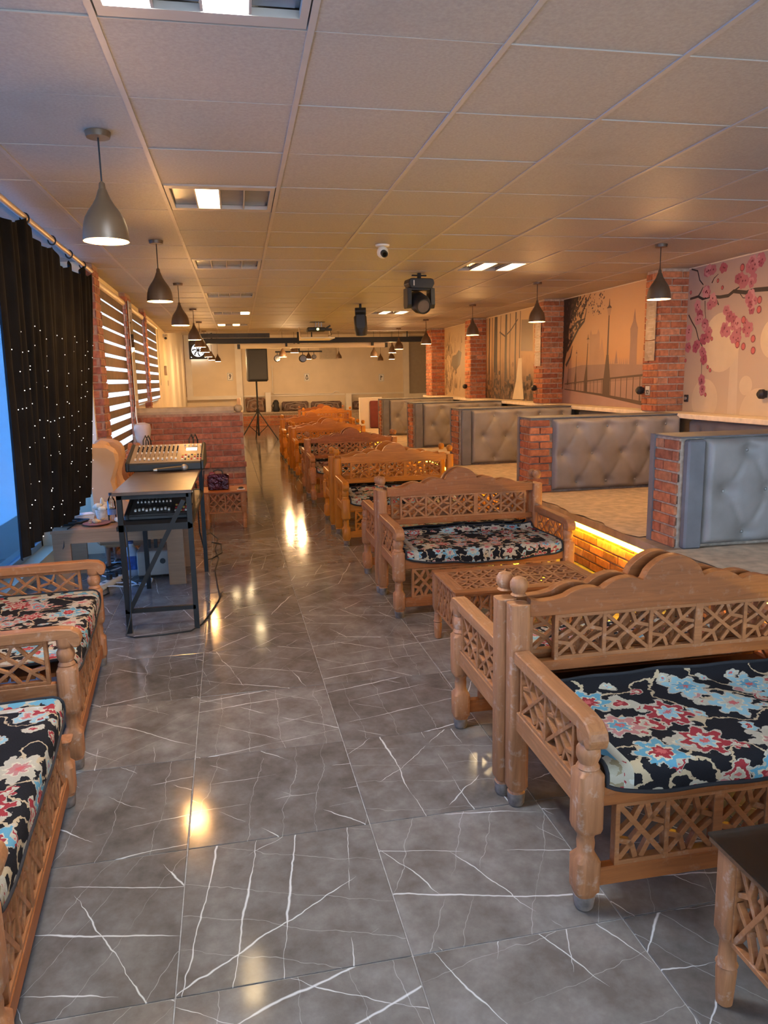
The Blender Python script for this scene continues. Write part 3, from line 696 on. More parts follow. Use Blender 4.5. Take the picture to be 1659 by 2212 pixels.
def plate(loc, label, txt):
    t = thing('number_plate', label, 'sign', loc)
    MB().box((-.004, -.045, -.05), (0, .045, .05)).build('plate', PLATE, t, bev=.001)
    MB().box((-.0055, -.045, .045), (-.004, .045, .05)).box((-.0055, -.045, -.05), (-.004, .045, -.045)).box((-.0055, -.045, -.05), (-.004, -.041, .05)).box((-.0055, .041, -.05), (-.004, .045, .05)).build('border', INK, t)
    me = text_mesh(txt, .06); me.materials.append(INK)
    o = ob('numeral', me, t, (-.0055, 0, -.018)); o.rotation_euler = (PI/2, 0, -PI/2)
    return t
xf = XR(6.86)-.293
wall_speaker((xf, 7.12, 1.31), 'round black spotlight beside the white 32 plate on the brick pillar')
plate((xf, 7.02, 1.31), 'white table plate with the number 32 on the brick pillar', '32')
wall_speaker((XR(9.66)-.293, 9.88, 1.31), 'round black spotlight on the brick pillar beyond the promenade mural')
wall_speaker((XR(12.8)-.293, 13.0, 1.31), 'round black spotlight on the brick pillar beyond the forest mural')
wall_speaker((XR(5.69)-.008, 5.66, 1.29), 'round black spotlight on the blossom mural above the ledge')
t = thing('wall_socket', 'small black socket on the blossom mural near the brick pillar', 'socket', (XR(6.78)-.006, 6.78, 1.23))
MB().box((-.012, -.03, -.035), (0, .03, .035)).build('plate', BLACKP, t, bev=.003); MB().loft([(0, .018, 2), (.01, .016, 2)], n=12).build('insert', STEEL, t, loc=(-.012, 0, 0)).rotation_euler = (0, -PI/2, 0)

# ------------------------------------------------------------------ booth partitions
def pad_mesh(w_, h_, buttons, depth=.05, nu=84, nv=36, edge=.03):
    """tufted pad in local x (0..w), z (0..h), bulging towards -y; pleats run between neighbouring buttons"""
    mb = MB(); seg = []
    for i, a in enumerate(buttons):
        for b_ in buttons[i+1:]:
            if .05 < abs(a[1]-b_[1]) < .3*1.2 and abs(a[0]-b_[0]) < .2: seg.append((a, b_))
    k_ = depth/.065
    for j in range(nv+1):
        for i in range(nu+1):
            x_, z_ = w_*i/nu, h_*j/nv
            e = max(0.0, min(x_, w_-x_, z_, h_-z_)); d = depth*min(1, (e/edge)) ** .5 if e < edge else depth
            dip = 0
            for bx, bz in buttons:
                r2 = (x_-bx)**2+(z_-bz)**2
                if r2 < .08: dip = max(dip, k_*(.042*math.exp(-r2/.0024)+.016*math.exp(-r2/.014)))
            for (ax, az), (bx, bz) in seg:
                vx, vz = bx-ax, bz-az; t_ = ((x_-ax)*vx+(z_-az)*vz)/(vx*vx+vz*vz)
                if 0 < t_ < 1:
                    q = (x_-ax-t_*vx)**2+(z_-az-t_*vz)**2
                    if q < .004: dip = max(dip, k_*(.013*math.exp(-q/.00035)+.012*math.exp(-q/.004)*(1-2*min(t_, 1-t_)*.8)))
            mb.v.append((x_, -max(d-dip, .004), z_))
    for j in range(nv):
        for i in range(nu):
            a = j*(nu+1)+i; mb.f.append((a, a+1, a+nu+2, a+nu+1)); mb.mi.append(0)
    return mb
BTN = MB().sphere((0, 0, 0), .011, 8, 6, (1, .6, 1)).mesh('button', STEEL, smooth=60)
def pad(parent, x0, y_, z0, w_, h_, rotz=0, off=0, depth=.065):
    sp = .30; bs = []
    for r, zf in enumerate((.88, .5, .10)):
        x_ = .10+off+(.15 if r % 2 == 0 else 0)
        while x_ < w_-.06: bs.append((x_, h_*zf)); x_ += sp
    o = pad_mesh(w_, h_, bs, depth).build('tufted_pad', TUFT, parent, smooth=180, loc=(x0, y_, z0), rotz=rotz, fix=False)
    for bx, bz in bs: ob('button', BTN, o, (bx, -depth+.054, bz))
    return o
XE = 2.62
PARTS = [(4.09, 4.42, 'A'), (6.48, 6.80, 'B'), (8.80, 9.16, 'A'), (11.27, 11.64, 'A'), (13.90, 14.16, 'A')]
PLAB = ['grey tufted booth partition with brick end and blue-grey cloth side, first along the platform', 'grey tufted booth partition with bright jutting brick end, in front of the promenade mural',
        'grey tufted booth partition, third along the platform from the entrance', 'grey tufted booth partition, fourth along the platform from the entrance', 'grey tufted booth partition, fifth along the platform, narrowest brick end']
for n_, (y0, y1, kind) in enumerate(PARTS):
    x1 = XR(y0)-.26
    t = thing('booth_partition', PLAB[n_], 'partition', (XE, y0, .40))
    w_ = x1-XE; d_ = y1-y0
    core = MB().box((.012, .03, 0), (w_, d_-.04, .69)).build('core', MORTAR, t)
    lay(core, (.012, d_-.05, 0), (0, -1, 0), d_-.08, .69, bl=.19, mats=BRICK)
    if kind == 'B':
        lay(core, (.0, .03, 0), (1, 0, 0), .22, .69, bl=.19, mats=BRICK, d=.025, start=1)
        pad(t, .22, .02, .02, w_-.22, .665)
    else:
        MB().box((.04, -.03, 0), (.16, .03, .68)).build('side_cloth', TUFTS, t, bev=.012)
        pad(t, .165, .02, .02, w_-.165, .665, off=.05)
    MB().box((.15, d_-.04, .02), (w_, d_, .68)).build('back_pad', TUFTS, t, bev=.01)
    MB().box((0, .0, .69), (w_, d_, .70)).build('cap', TUFTS, t, bev=.004)
    MB().box((-.006, d_-.05, 0), (.02, d_, .70)).build('edge_strip', TUFTS, t)
t = thing('booth_partition', 'white boarded partition end with a maroon seat back, last along the platform', 'partition', (2.60, 16.3, 0))
MB().box((0, 0, 0), (.5, .12, 1.07)).build('board', WHITE, t); MB().box((.22, -.06, .40), (.5, -.001, 1.0)).build('maroon_pad', P('maroon_cloth', (.20, .05, .05), .8), t, bev=.02)
# padded wall back along the mural wall, one run per booth
yb = [1.3]+[v for a in PARTS for v in a[:2]]+[16.1]
WB = ['first booth of the platform', 'booth under the blossom mural', 'booth under the promenade mural', 'booth under the forest mural', 'booth under the peeling mural', 'last booth of the platform']
for k in range(0, len(yb)-1, 2):
    y0, y1 = yb[k]+.02, yb[k+1]-.02
    if y1-y0 < .3: continue
    t = thing('wall_cushion', 'low grey tufted wall cushion in the '+WB[k//2], 'cushion', (XR((y0+y1)/2)-.16, y1, .40))
    t.rotation_euler = (0, 0, -PI/2-math.atan(-.012)*0)
    MB().box((0, .0, .01), (y1-y0, .13, .64)).build('board', TUFTS, t)
    bs = []
    x_ = .15
    while x_ < y1-y0-.1: bs.append((x_, .50)); x_ += .26
    x_ = .28
    while x_ < y1-y0-.1: bs.append((x_, .25)); x_ += .26
    o = pad_mesh(y1-y0, .62, bs, .05, 90, 26).build('tufted_pad', TUFT, t, smooth=180, loc=(0, 0, .02), fix=False)
    for bx, bz in bs: ob('button', BTN, o, (bx, -.010, bz))
    # woven mat on the platform of this booth
    def mat_mesh():
        mb = MB(); nx, ny = 24, 30; xa, xb = 2.56, XR(y0)-.23; ya, yb_ = y0+.02, y1-.02
        for j in range(ny+1):
            for i in range(nx+1):
                x_ = xa+(xb-xa)*i/nx; y_ = ya+(yb_-ya)*j/ny
                if i == 0: x_ += .02*math.sin(y_*9)+.012*math.sin(y_*23)
                z_ = .404+.004*abs(math.sin(x_*7+y_*3))+.003*math.sin(y_*17+x_*5)
                mb.v.append((x_, y_, max(z_, .4025)))
        for j in range(ny):
            for i in range(nx): a = j*(nx+1)+i; mb.f.append((a, a+1, a+nx+2, a+nx+1)); mb.mi.append(0)
        return mb
    o = mat_mesh().build('floor_mat', MATC, smooth=60, fix=False); tag(o, 'beige woven mat spread over the platform of the '+WB[k//2], 'mat')

# ------------------------------------------------------------------ carved lattice
LM = {}
def cell_bars(w_, h_):
    def A(u, v): return (u*w_, v*h_)
    c = [(A(0, 1), A(1, 0), 1), (A(0, 0), A(1, 1), 0)]
    for a, p_, b_ in (((.50, 1), (.30, .68), (0, .46)), ((.60, 1), (.70, .70), (1, .60)), ((0, .36), (.28, .28), (.38, 0)), ((1, .50), (.68, .30), (.50, 0))):
        c.append((A(*a), A(*p_), 0)); c.append((A(*p_), A(*b_), 0))
    return c
def lattice(parent, org, U, V, N, cells, h_, t_=.012, d_=.02, single=True, frame=.014, ma=None, thick=()):
    """cells: list of (u0, width). One frame mesh, and one object per slat when single"""
    U, V, N, org = Vector(U), Vector(V), Vector(N), Vector(org); ma = ma or WL
    u_0, u_1 = cells[0][0], cells[-1][0]+cells[-1][1]
    mb = MB()
    L = u_1-u_0
    mb.obox(org+U*(u_0+L/2)+V*(frame/2), U, V, N, L+2*frame, frame, d_*1.25); mb.obox(org+U*(u_0+L/2)+V*(h_-frame/2), U, V, N, L+2*frame, frame, d_*1.25)
    edges = [u_0-frame/2]+[cells[k][0]+cells[k][1]+(cells[k+1][0]-cells[k][0]-cells[k][1])/2 for k in range(len(cells)-1)]+[u_1+frame/2]
    for k, e in enumerate(edges):
        wd = frame if k in (0, len(edges)-1) else max(frame, (cells[k][0]-cells[k-1][0]-cells[k-1][1]))
        mb.obox(org+U*e+V*(h_/2), U, V, N, wd, h_, d_*1.3)
    hh = h_-2*frame
    def bars_into(m2, u0, w_, o_):
        for (a, b_, lay_) in cell_bars(w_, hh):
            m2.bar(o_+U*(u0+a[0])+V*(frame+a[1]), o_+U*(u0+b_[0])+V*(frame+b_[1]), t_, d_*(1 if lay_ else .82), N)
    if not single:
        for u0, w_ in cells: bars_into(mb, u0, w_, org)
        return mb.build('lattice_panel', ma, parent)
    fr = mb.build('lattice_frame', ma, parent, bev=.0015)
    for u0, w_ in cells:
        key = (round(w_, 4), round(hh, 4), t_, d_, tuple(round(x, 3) for x in (*U, *V)), ma.name)
        if key not in LM:
            LM[key] = [MB().bar(U*a[0]+V*a[1], U*b_[0]+V*b_[1], t_, d_*(1 if ly else .82), N).mesh('slat', ma, bev=.001) for a, b_, ly in cell_bars(w_, hh)]
        for me in LM[key]: ob('slat', me, fr, tuple(org+U*u0+V*frame))
    return fr

# ------------------------------------------------------------------ wooden bench
LEG = [(0, .025, 2), (.006, .030, 2), (.045, .034, 2.6), (.055, .036, 4), (.062, .040, 6), (.155, .041, 6), (.172, .031, 2.3), (.18, .028, 2), (.205, .030, 2), (.222, .027, 2), (.236, .033, 2), (.244, .041, 5), (.255, .043, 7), (.415, .043, 7), (.428, .034, 2.4), (.432, .038, 2), (.445, .030, 2), (.465, .039, 2), (.485, .038, 2), (.500, .029, 2), (.508, .036, 2), (.518, .034, 3), (.540, .034, 4)]
POST = [(0, .026, 2), (.01, .032, 2), (.05, .035, 2.4), (.056, .031, 2), (.064, .036, 3), (.075, .040, 5), (.60, .040, 5), (.735, .040, 5), (.765, .030, 3), (.772, .024, 2), (.78, .030, 2), (.793, .035, 2), (.808, .035, 2), (.822, .025, 2), (.828, .008, 2)]
LEG = [(z, r*.86, p) for z, r, p in LEG]; POST = [(z, r*.86, p) for z, r, p in POST]
def crest_poly(x0, x1):
    c = (x0+x1)/2; w_ = x1-x0; up_ = []
    def lobe(f0, f1, zb0, zb1, h):
        out = []
        for k in range(9):
            t_ = k/8; out.append((x0+w_*(f0+(f1-f0)*t_), zb0+(zb1-zb0)*t_+h*max(0.0, math.sin(PI*t_))**.75))
        return out
    L = [(x0, .752), (x0+.03*w_, .742), (x0+.08*w_, .745)]+lobe(.12, .245, .755, .782, .014)+lobe(.25, .385, .785, .812, .018)+lobe(.39, .5, .815, .815, 0)
    left = [(x0, .752), (x0+.035*w_, .741), (x0+.08*w_, .744)]+lobe(.12, .245, .753, .768, .017)+lobe(.25, .385, .770, .790, .022)
    cen = [(x0+w_*(.39+.22*k/16), .790+.080*max(0.0, math.sin(PI*k/16))**.62) for k in range(17)]
    rightp = [(2*c-p_[0], p_[1]) for p_ in reversed(left)]
    return left+cen+rightp+[(x1, .688), (x0, .688)]
def make_bench(single, arms=(-1, 1)):
    t = thing('wooden_bench', 'x', 'bench')
    hx, fy, by = .56, -.265, .265
    for s_ in (-1, 1):
        lg = MB().loft(LEG if s_ in arms else [q for q in LEG if q[0] < .41], (s_*hx, fy, 0)).build('leg', WZ, t, smooth=35)
        MB().loft([(0, .0227, 2), (.006, .0270, 2), (.044, .0303, 2.5), (.0445, .029, 2.5)], (s_*hx, fy, 0)).build('foot', FOOT, lg, smooth=35)
        pp = MB().loft(POST[:-7], (s_*hx, by, 0)).build('back_post', WZ, t, smooth=35)
        MB().loft(POST[-7:], (s_*hx, by, 0)).build('finial', WZ, pp, smooth=35)
        MB().loft([(0, .0237, 2), (.01, .0288, 2), (.049, .0312, 2.4), (.0495, .030, 2.4)], (s_*hx, by, 0)).build('foot', FOOT, pp, smooth=35)
        MB().box((s_*hx-.016, fy+.03, .292), (s_*hx+.016, by-.03, .362)).build('side_rail', WY, t, bev=.003)
        if s_ not in arms: continue
        ap = [(by-.035, .580), (fy+.02, .580), (fy-.03, .574), (fy-.056, .556), (fy-.064, .530), (fy-.056, .508), (fy-.040, .500), (fy-.03, .505), (fy-.012, .528), (fy+.02, .536), (by-.035, .536)]
        MB().prism(ap, 'x', s_*hx-.028, s_*hx+.028).build('armrest', WY, t, bev=.004)
        cw = .185
        lattice(t, (s_*hx, fy+.075, .362), (0, 1, 0), (0, 0, 1), (1, 0, 0), [(0, cw), (cw+.012, cw)], .174, .012, .022, single)
    inner = hx-.035
    MB().box((-inner, fy-.02, .315), (inner, fy+.02, .385)).build('seat_rail', WX, t, bev=.003)
    MB().box((-inner, by-.02, .315), (inner, by+.02, .385)).build('seat_rail', WX, t, bev=.003)
    for k in range(5):
        y0 = fy+.025+k*.097; MB().box((-inner, y0, .372), (inner, y0+.085, .388)).build('seat_plank', WX, t)
    MB().box((-inner, fy-.016, .068), (inner, fy+.016, .125)).build('stretcher', WX, t, bev=.003)
    MB().prism(crest_poly(-inner, inner), 'y', by-.018, by+.018).build('crest_rail', WX, t, bev=.002)
    MB().box((-inner, by-.016, .490), (inner, by+.016, .527)).build('back_rail', WX, t, bev=.003)
    cw = .163; g = .012; cells = []; u = -.42
    for k in range(5):
        cells.append((u, cw)); u += cw+(g if k != 2 else .03)
    lattice(t, (0, by, .526), (1, 0, 0), (0, 0, 1), (0, 1, 0), cells, .163, .013, .022, single)
    cells = []; u = -.464
    for k in range(6):
        cells.append((u, .139)); u += .139+(g if k not in (1, 3) else .030)
    lattice(t, (0, fy, .124), (1, 0, 0), (0, 0, 1), (0, 1, 0), cells, .192, .016, .022, single)
    return t
proto_d = make_bench(True); proto_s = make_bench(False); proto_n = make_bench(True, (-1,))
WX0, WY0, WZ0, WL0 = WX, WY, WZ, WL
VARN = (.46, .165, .022)  # orange varnish on some of the benches farther along the aisle
WX, WY, WZ, WL = wood('varnished_wood_x', VARN, 'x', .35), wood('varnished_wood_y', VARN, 'y', .35), wood('varnished_wood_z', VARN, 'z', .35), wood('varnished_lattice', VARN, 'x', .35)
proto_o = make_bench(False)
WX, WY, WZ, WL = WX0, WY0, WZ0, WL0
# seat rug: sheet with drooping front edge and turned-up back edge
def make_rug(k, droop=.055, curl=True):
    nx, ny = 44, 26; x0, x1 = -.515, .515; L = .66
    mb = MB(); uv = []
    rnd = random.Random(k)
    ph = rnd.uniform(0, 6)
    for j in range(ny+1):
        s_ = L*j/ny
        for i in range(nx+1):
            x_ = x0+(x1-x0)*i/nx
            if s_ < .13:
                a = (.13-s_)/.045; y_ = -.258-.034*math.sin(min(a, 1.45)); sag = .35+.65*max(0.0, math.sin(PI*(x_-x0)/(x1-x0)))**.6*(.8+.2*math.sin(x_*7+ph))
                z_ = .425-.030*(1-math.cos(min(a, 1.5)))-max(0, a-1.3)*.045*sag
            elif s_ < .57: y_ = -.258+(s_-.13)*1.05; z_ = .425
            else: y_ = .204+(s_-.57)*.5; z_ = .425+(s_-.57)*.35
            z_ += .006*math.sin(x_*9+ph)*math.cos(s_*8+ph)+.003*math.sin(x_*23+s_*13)
            if s_ < .1: z_ += 0 if True else -.012+.014*math.sin(x_*5.5+ph*2)
            e = min(x_-x0, x1-x_)
            if e < .05 and curl: z_ += .006*(1-e/.05)
            mb.v.append((x_, y_, max(z_, .398) if y_ > -.25 else z_)); uv.append((x_, s_-.33))
    for j in range(ny):
        for i in range(nx): a = j*(nx+1)+i; mb.f.append((a, a+1, a+nx+2, a+nx+1)); mb.mi.append(0)
    me = mb.mesh('seat_rug', RUGS[k % 3], smooth=180, uv=uv, fix=False)
    rim = [mb.v[i] for i in range(nx+1)]+[mb.v[j*(nx+1)+nx] for j in range(1, ny+1)]+[mb.v[ny*(nx+1)+i] for i in range(nx-1, -1, -1)]+[mb.v[j*(nx+1)] for j in range(ny-1, 0, -1)]
    em = MB().tube(rim, .0065, 6, closed=True).mesh('edge_binding', FAB, smooth=180)
    return me, em
RM = [make_rug(k) for k in range(3)]
BEN = [ # x, y, rot, detailed, label, rug label, rug kind
 (1.445, 2.005, 0, 1, 'worn carved wooden bench beside the dark-topped low table, lattice below its seat', 'black floral rug with blue and red blooms on the bench beside the dark-topped table', 0),
 (1.424, 2.610, PI, 1, 'carved wooden bench standing back to back behind the one beside the dark-topped table', 'floral rug on the bench facing the open lattice table', 1),
 (1.480, 4.655, 0, 1, 'carved wooden bench facing the open lattice-topped table, floral rug sagging over its seat front', 'black and cream floral rug sagging over the bench behind the lattice-topped table', 1),
 (1.470, 5.24, PI, 0, 'carved wooden bench back to back with the one behind the lattice-topped table', 'floral rug on the bench back to back with the one behind the lattice table', 0),
 (1.452, 6.80, 0, 3, 'orange-varnished carved bench in the third back-to-back pair along the aisle, facing the entrance', 'pale floral rug on the third-pair bench facing the entrance', 2),
 (1.430, 7.56, PI, 3, 'carved bench in the third back-to-back pair along the aisle, facing the back hall', 'floral rug on the third-pair bench facing the back hall', 0),
 (1.392, 9.20, 0, 0, 'dark brown carved bench in the fourth pair along the aisle, facing the entrance', 'floral rug on the fourth-pair bench facing the entrance', 1),
 (1.385, 9.86, PI, 0, 'carved bench in the fourth pair along the aisle, facing the back hall', 'floral rug on the fourth-pair bench facing the back hall', 2),
 (1.385, 11.64, 0, 3, 'carved bench in the fifth pair along the aisle, facing the entrance', 'floral rug on the fifth-pair bench facing the entrance', 0),
 (1.360, 12.56, PI, 3, 'carved bench in the fifth pair along the aisle, facing the back hall', 'floral rug on the fifth-pair bench facing the back hall', 1),
 (1.360, 14.20, 0, 3, 'carved bench in the sixth pair along the aisle, facing the entrance', 'floral rug on the sixth-pair bench facing the entrance', 2),
 (1.350, 14.86, PI, 3, 'carved bench in the sixth pair along the aisle, facing the back hall', 'floral rug on the sixth-pair bench facing the back hall', 0),
 (2.05, 17.6, 0, 3, 'brown carved bench standing alone under the projection screen', 'floral rug on the lone bench under the projection screen', 1),
 (2.05, 19.4, PI, 0, 'high-crested carved bench in the back hall before the carpet cushions', 'floral rug on the high-crested bench in the back hall', 2),
 (-1.015, 3.42, PI/2+.087, 1, 'carved wooden bench against the window side, beside the black curtain', 'cream-bordered floral rug with black edge on the bench beside the curtain', 2),
 (-.895, 2.03, PI/2+.087, 2, 'carved wooden bench on the window side nearest the entrance windows', 'blue and cream floral rug on the window-side bench nearest the entrance', 0),
 (-.88, 8.16, PI/2, 0, 'carved wooden bench under the zebra blinds beside the brick booth wall', None, 0),
]
first = {0: True, 1: True, 2: True, 3: True}
for x_, y_, r_, d_, lb, rl_, k in BEN:
    pr = (proto_s, proto_d, proto_n, proto_o)[d_]
    if first[d_]: o = pr; first[d_] = False
    else: o = copy_tree(pr)
    o.location = (x_, y_, 0); o.rotation_euler = (0, 0, r_); tag(o, lb, 'bench', 'carved wooden benches')
    if rl_:
        r = ob('seat_rug', RM[k][0], None, (x_, y_, 0), r_); tag(r, rl_, 'rug', 'floral seat rugs'); ob('edge_binding', RM[k][1], r)

# ------------------------------------------------------------------ lattice tables
TLEG = [(0, .014, 2), (.005, .019, 2), (.05, .022, 2), (.09, .024, 2), (.098, .020, 2), (.104, .026, 2), (.112, .021, 2), (.16, .019, 2), (.178, .024, 3), (.185, .026, 7), (.385, .027, 7)]
def make_table(x0, y0, x1, y1, top, single, label, nx, ny, H_=.40, glassy=False):
    t = thing('lattice_table', label, 'table', ((x0+x1)/2, (y0+y1)/2, 0)); hx, hy = (x1-x0)/2, (y1-y0)/2
    for sx in (-1, 1):
        for sy in (-1, 1): MB().loft([(z*H_/.40, r, p) for z, r, p in TLEG], (sx*(hx-.028), sy*(hy-.028), 0)).build('leg', WZ, t, smooth=35)
    zb, zt = .165*H_/.40, .385*H_/.40
    for s_ in (-1, 1):
        L = 2*hx-.115; c = (L-.012*(nx-1))/nx
        lattice(t, (-L/2, s_*(hy-.028), zb), (1, 0, 0), (0, 0, 1), (0, 1, 0), [(k*(c+.012), c) for k in range(nx)], zt-zb, .012, .02, single)
        L = 2*hy-.115; c = (L-.012*(ny-1))/ny
        lattice(t, (s_*(hx-.028), -L/2, zb), (0, 1, 0), (0, 0, 1), (1, 0, 0), [(k*(c+.012), c) for k in range(ny)], zt-zb, .012, .02, single)
    if top == 'lattice':
        b_ = .055
        for s_ in (-1, 1):
            MB().box((-hx, s_*hy-(b_ if s_ > 0 else 0), zt), (hx, s_*hy+(b_ if s_ < 0 else 0), zt+.015)).build('top_rail', WX, t, bev=.002)
            MB().box((s_*hx-(b_ if s_ > 0 else 0), -hy+b_, zt), (s_*hx+(b_ if s_ < 0 else 0), hy-b_, zt+.015)).build('top_rail', WY, t, bev=.002)
        L = 2*hx-2*b_-.03; c = (L-.012*4)/5; h2 = (2*hy-2*b_)/2
        for r in range(2):
            lattice(t, (-L/2, -hy+b_+r*h2, zt+.007), (1, 0, 0), (0, 1, 0), (0, 0, 1), [(k*(c+.012), c) for k in range(5)], h2, .012, .012, single)
    else:
        MB().box((-hx-.012, -hy-.012, zt), (hx+.012, hy+.012, zt+.014)).build('top_board', WX if not glassy else DKTOP, t, bev=.002)
        if glassy:
            MB().box((-hx-.014, -hy-.014, zt+.0145), (hx+.014, hy+.014, zt+.0205)).build('glass_sheet', glass('table_glass', (.86, .84, .80)), t)
            MB().tube([(-hx+.10+.022*math.cos(a*.7), hy-.09+.022*math.sin(a*.7), zt+.0144) for a in range(9)], .003, 5, closed=True).build('carved_ring', P('carved_ring', (.35, .20, .08), .5), t)
    return t
DKTOP = wood('dark_table_wood', (.12, .055, .026), 'x', .25)
make_table(1.03, 3.52, 1.87, 4.0, 'lattice', True, 'low wooden table with an open carved lattice top, between two benches', 5, 3)
make_table(1.035, .88, 1.87, 1.39, 'board', True, 'low lattice-sided table with a dark polished wooden top under glass', 4, 3, .425, True)
make_table(1.05, 5.80, 1.87, 6.24, 'lattice', False, 'low carved lattice table between the second and third bench pairs', 5, 3)
make_table(1.0, 8.20, 1.84, 8.64, 'lattice', False, 'low carved lattice table between the third and fourth bench pairs', 5, 3)
make_table(1.0, 10.60, 1.80, 11.04, 'lattice', False, 'low carved lattice table between the fourth and fifth bench pairs', 5, 3)
make_table(-.405, 7.62, .02, 8.02, 'board', True, 'small lattice side table carrying the gift bag, by the brick booth wall', 2, 2, .385)

# ------------------------------------------------------------------ pendant lamps
SH_OUT = [(.205, .013), (.200, .017), (.185, .022), (.165, .030), (.140, .045), (.115, .063), (.090, .077), (.060, .086), (.030, .090), (0, .092)]
def revolve(mb, prof, n=28, mi=0):
    b_ = len(mb.v)
    for z, r in prof:
        for k in range(n): mb.v.append((r*math.cos(2*PI*k/n), r*math.sin(2*PI*k/n), z))
    for i in range(len(prof)-1):
        for k in range(n): k2 = (k+1) % n; mb.f.append((b_+i*n+k, b_+i*n+k2, b_+(i+1)*n+k2, b_+(i+1)*n+k)); mb.mi.append(mi)
    return mb
BULB = E('warm_bulb', (1.0, .72, .38), 26.0)
BULBOFF = P('unlit_bulb', (.6, .55, .45), .3)
shade_me = revolve(MB(), SH_OUT, 28, 0)
revolve(shade_me, [(z-.002 if z > .01 else z, max(r-.003, .004)) for z, r in reversed(SH_OUT)], 28, 1)
shade_me = shade_me.mesh('shade', [SHADE, SHADEI], smooth=50, fix=False)
def lamp_light(): 
    l = bpy.data.lights.new('pendant_bulb', 'POINT'); l.energy = LAMP_W; l.color = (1.0, .51, .17); l.shadow_soft_size = .07; return l
LL = lamp_light(); LH = lamp_light(); LH.energy = LAMP_W*1.6; LH.color = (1.0, .62, .30)
def pendant(x_, y_, zc, zs, label, group, lit=True, cordlen=None):
    """zc ceiling height, zs height of the shade's rim"""
    t = thing('pendant_lamp', label, 'lamp', (x_, y_, zs), random.uniform(0, 6), group)
    MB().loft([(-.022, .046, 2), (-.004, .050, 2), (0, .050, 2)], (0, 0, zc-zs), n=20).build('ceiling_rose', SHADE, t, smooth=40)
    MB().cyl((0, 0, .225), (0, 0, zc-zs-.02), .0035, 6).build('cord', CORD, t)
    MB().loft([(.200, .015, 2), (.225, .012, 2), (.232, .006, 2)], n=12).build('socket', SHADE, t, smooth=40)
    ob('shade', shade_me, t)
    MB().sphere((0, 0, .045), .038, 12, 8).build('bulb', BULB if lit else BULBOFF, t, smooth=90)
    if lit: ob('pendant_light', LH if zc > 2.9 else LL, t, (0, 0, -.005))
    return t
ORD = ['first', 'second', 'third', 'fourth', 'fifth', 'sixth']
GL, GR, GB = 'pendant row by the windows', 'pendant row over the booths', 'pendants in the back hall'
for k, (x_, y_, d_) in enumerate(((-.502, 3.363, .42), (-.523, 5.76, .42), (-.554, 8.152, .42), (-.565, 10.95, .42), (-.60, 13.26, .42), (-.62, 15.6, .42))):
    pendant(x_, y_, CEIL, CEIL-d_, ORD[k]+' brown bell pendant lamp from the entrance in the row along the window wall', GL)
for k, (x_, y_) in enumerate(((3.335, 5.61), (3.267, 7.949), (3.307, 10.394), (3.286, 13.006), (3.276, 15.251))):
    pendant(x_, y_, CEIL, CEIL-.42, ORD[k]+' brown bell pendant lamp from the entrance in the row over the tufted booths', GR)
for x_, y_, z_, lit in ((1.03, 17.4, 2.00, 1), (1.27, 17.0, 2.08, 1), (2.23, 24.0, 2.12, 1), (3.25, 24.4, 2.14, 0), (3.25, 18.0, 2.00, 1), (4.60, 24.3, 2.05, 0), (3.62, 17.6, 2.07, 1), (4.42, 21.6, 2.02, 1), (-.58, 24.0, 2.09, 1), (-.65, 18.2, 2.05, 1), (-.66, 20.8, 2.05, 1)):
    pendant(x_, y_, 3.0, z_, 'brown bell-shaped pendant lamp on a long cord in the back hall' if lit else ('unlit pendant lamp in front of the wall air conditioner' if x_ < 4 else 'small unlit pendant lamp near the numeral four sheet'), GB if lit else 'unlit pendants in the back hall', bool(lit))

# ------------------------------------------------------------------ ceiling luminaires
PCOOL = E('panel_cool', (.78, .90, 1.0), PANEL_E*8); PWARM = E('panel_warm', (1.0, .74, .40), PANEL_E)
CELLD = P('louvre_unlit', (.26, .29, .33), .25, metal=.4, var=.1)
def fixture(i, j, lit, label, ma):
    cx, cy = CX+(i+.5)*T, CY+(j+.5)*T
    t = thing('ceiling_light', label, 'ceiling light', (cx, cy, CEIL))
    mb = MB(); h = .285
    mb.box((-h, -h, -.002), (h, -.225, .02)).box((-h, .225, -.002), (h, h, .02)).box((-h, -.225, -.002), (-.262, .225, .02)).box((.262, -.225, -.002), (h, .225, .02))
    mb.build('frame', TIN, t)
    MB().box((-.262, -.225, .026), (.262, .225, .029)).build('reflector', CELLD, t)
    for k in range(3): MB().box((-.135+k*.13-.004, -.225, .0), (-.135+k*.13+.004, .225, .026)).build('divider', TIN, t)
    for k in range(4):
        x_ = -.2+k*.13 if True else 0
        if k in lit: MB().box((x_-.058, -.21, .004), (x_+.058, .21, .022)).build('lit_cell', ma, t)
        else: MB().box((x_-.058, -.21, .018), (x_+.058, .21, .024)).build('unlit_cell', CELLD, t)
fixture(0, -1, (0, 2), 'square ceiling luminaire with two bright cool-white cells near the entrance', PCOOL)
fixture(0, 3, (1,), 'square ceiling luminaire with a single lit cell over the sound desk', PWARM)
fixture(0, 7, (), 'unlit square ceiling luminaire with four dark cells, beside the single-lit one', PWARM)
fixture(0, 11, (), 'unlit square ceiling luminaire with four dark cells, over the brick booth wall', PWARM)
fixture(0, 15, (3,), 'square ceiling luminaire with only its end cell lit, farther down the aisle', PWARM)
fixture(0, 19, (0, 2), 'square ceiling luminaire with two warm cells near the black beam', PWARM)
fixture(4, 7, (1, 3), 'square ceiling luminaire with two warm cells near the moving-head light', PWARM)
fixture(4, 15, (1, 3), 'square ceiling luminaire with two warm cells over the far booths', PWARM)

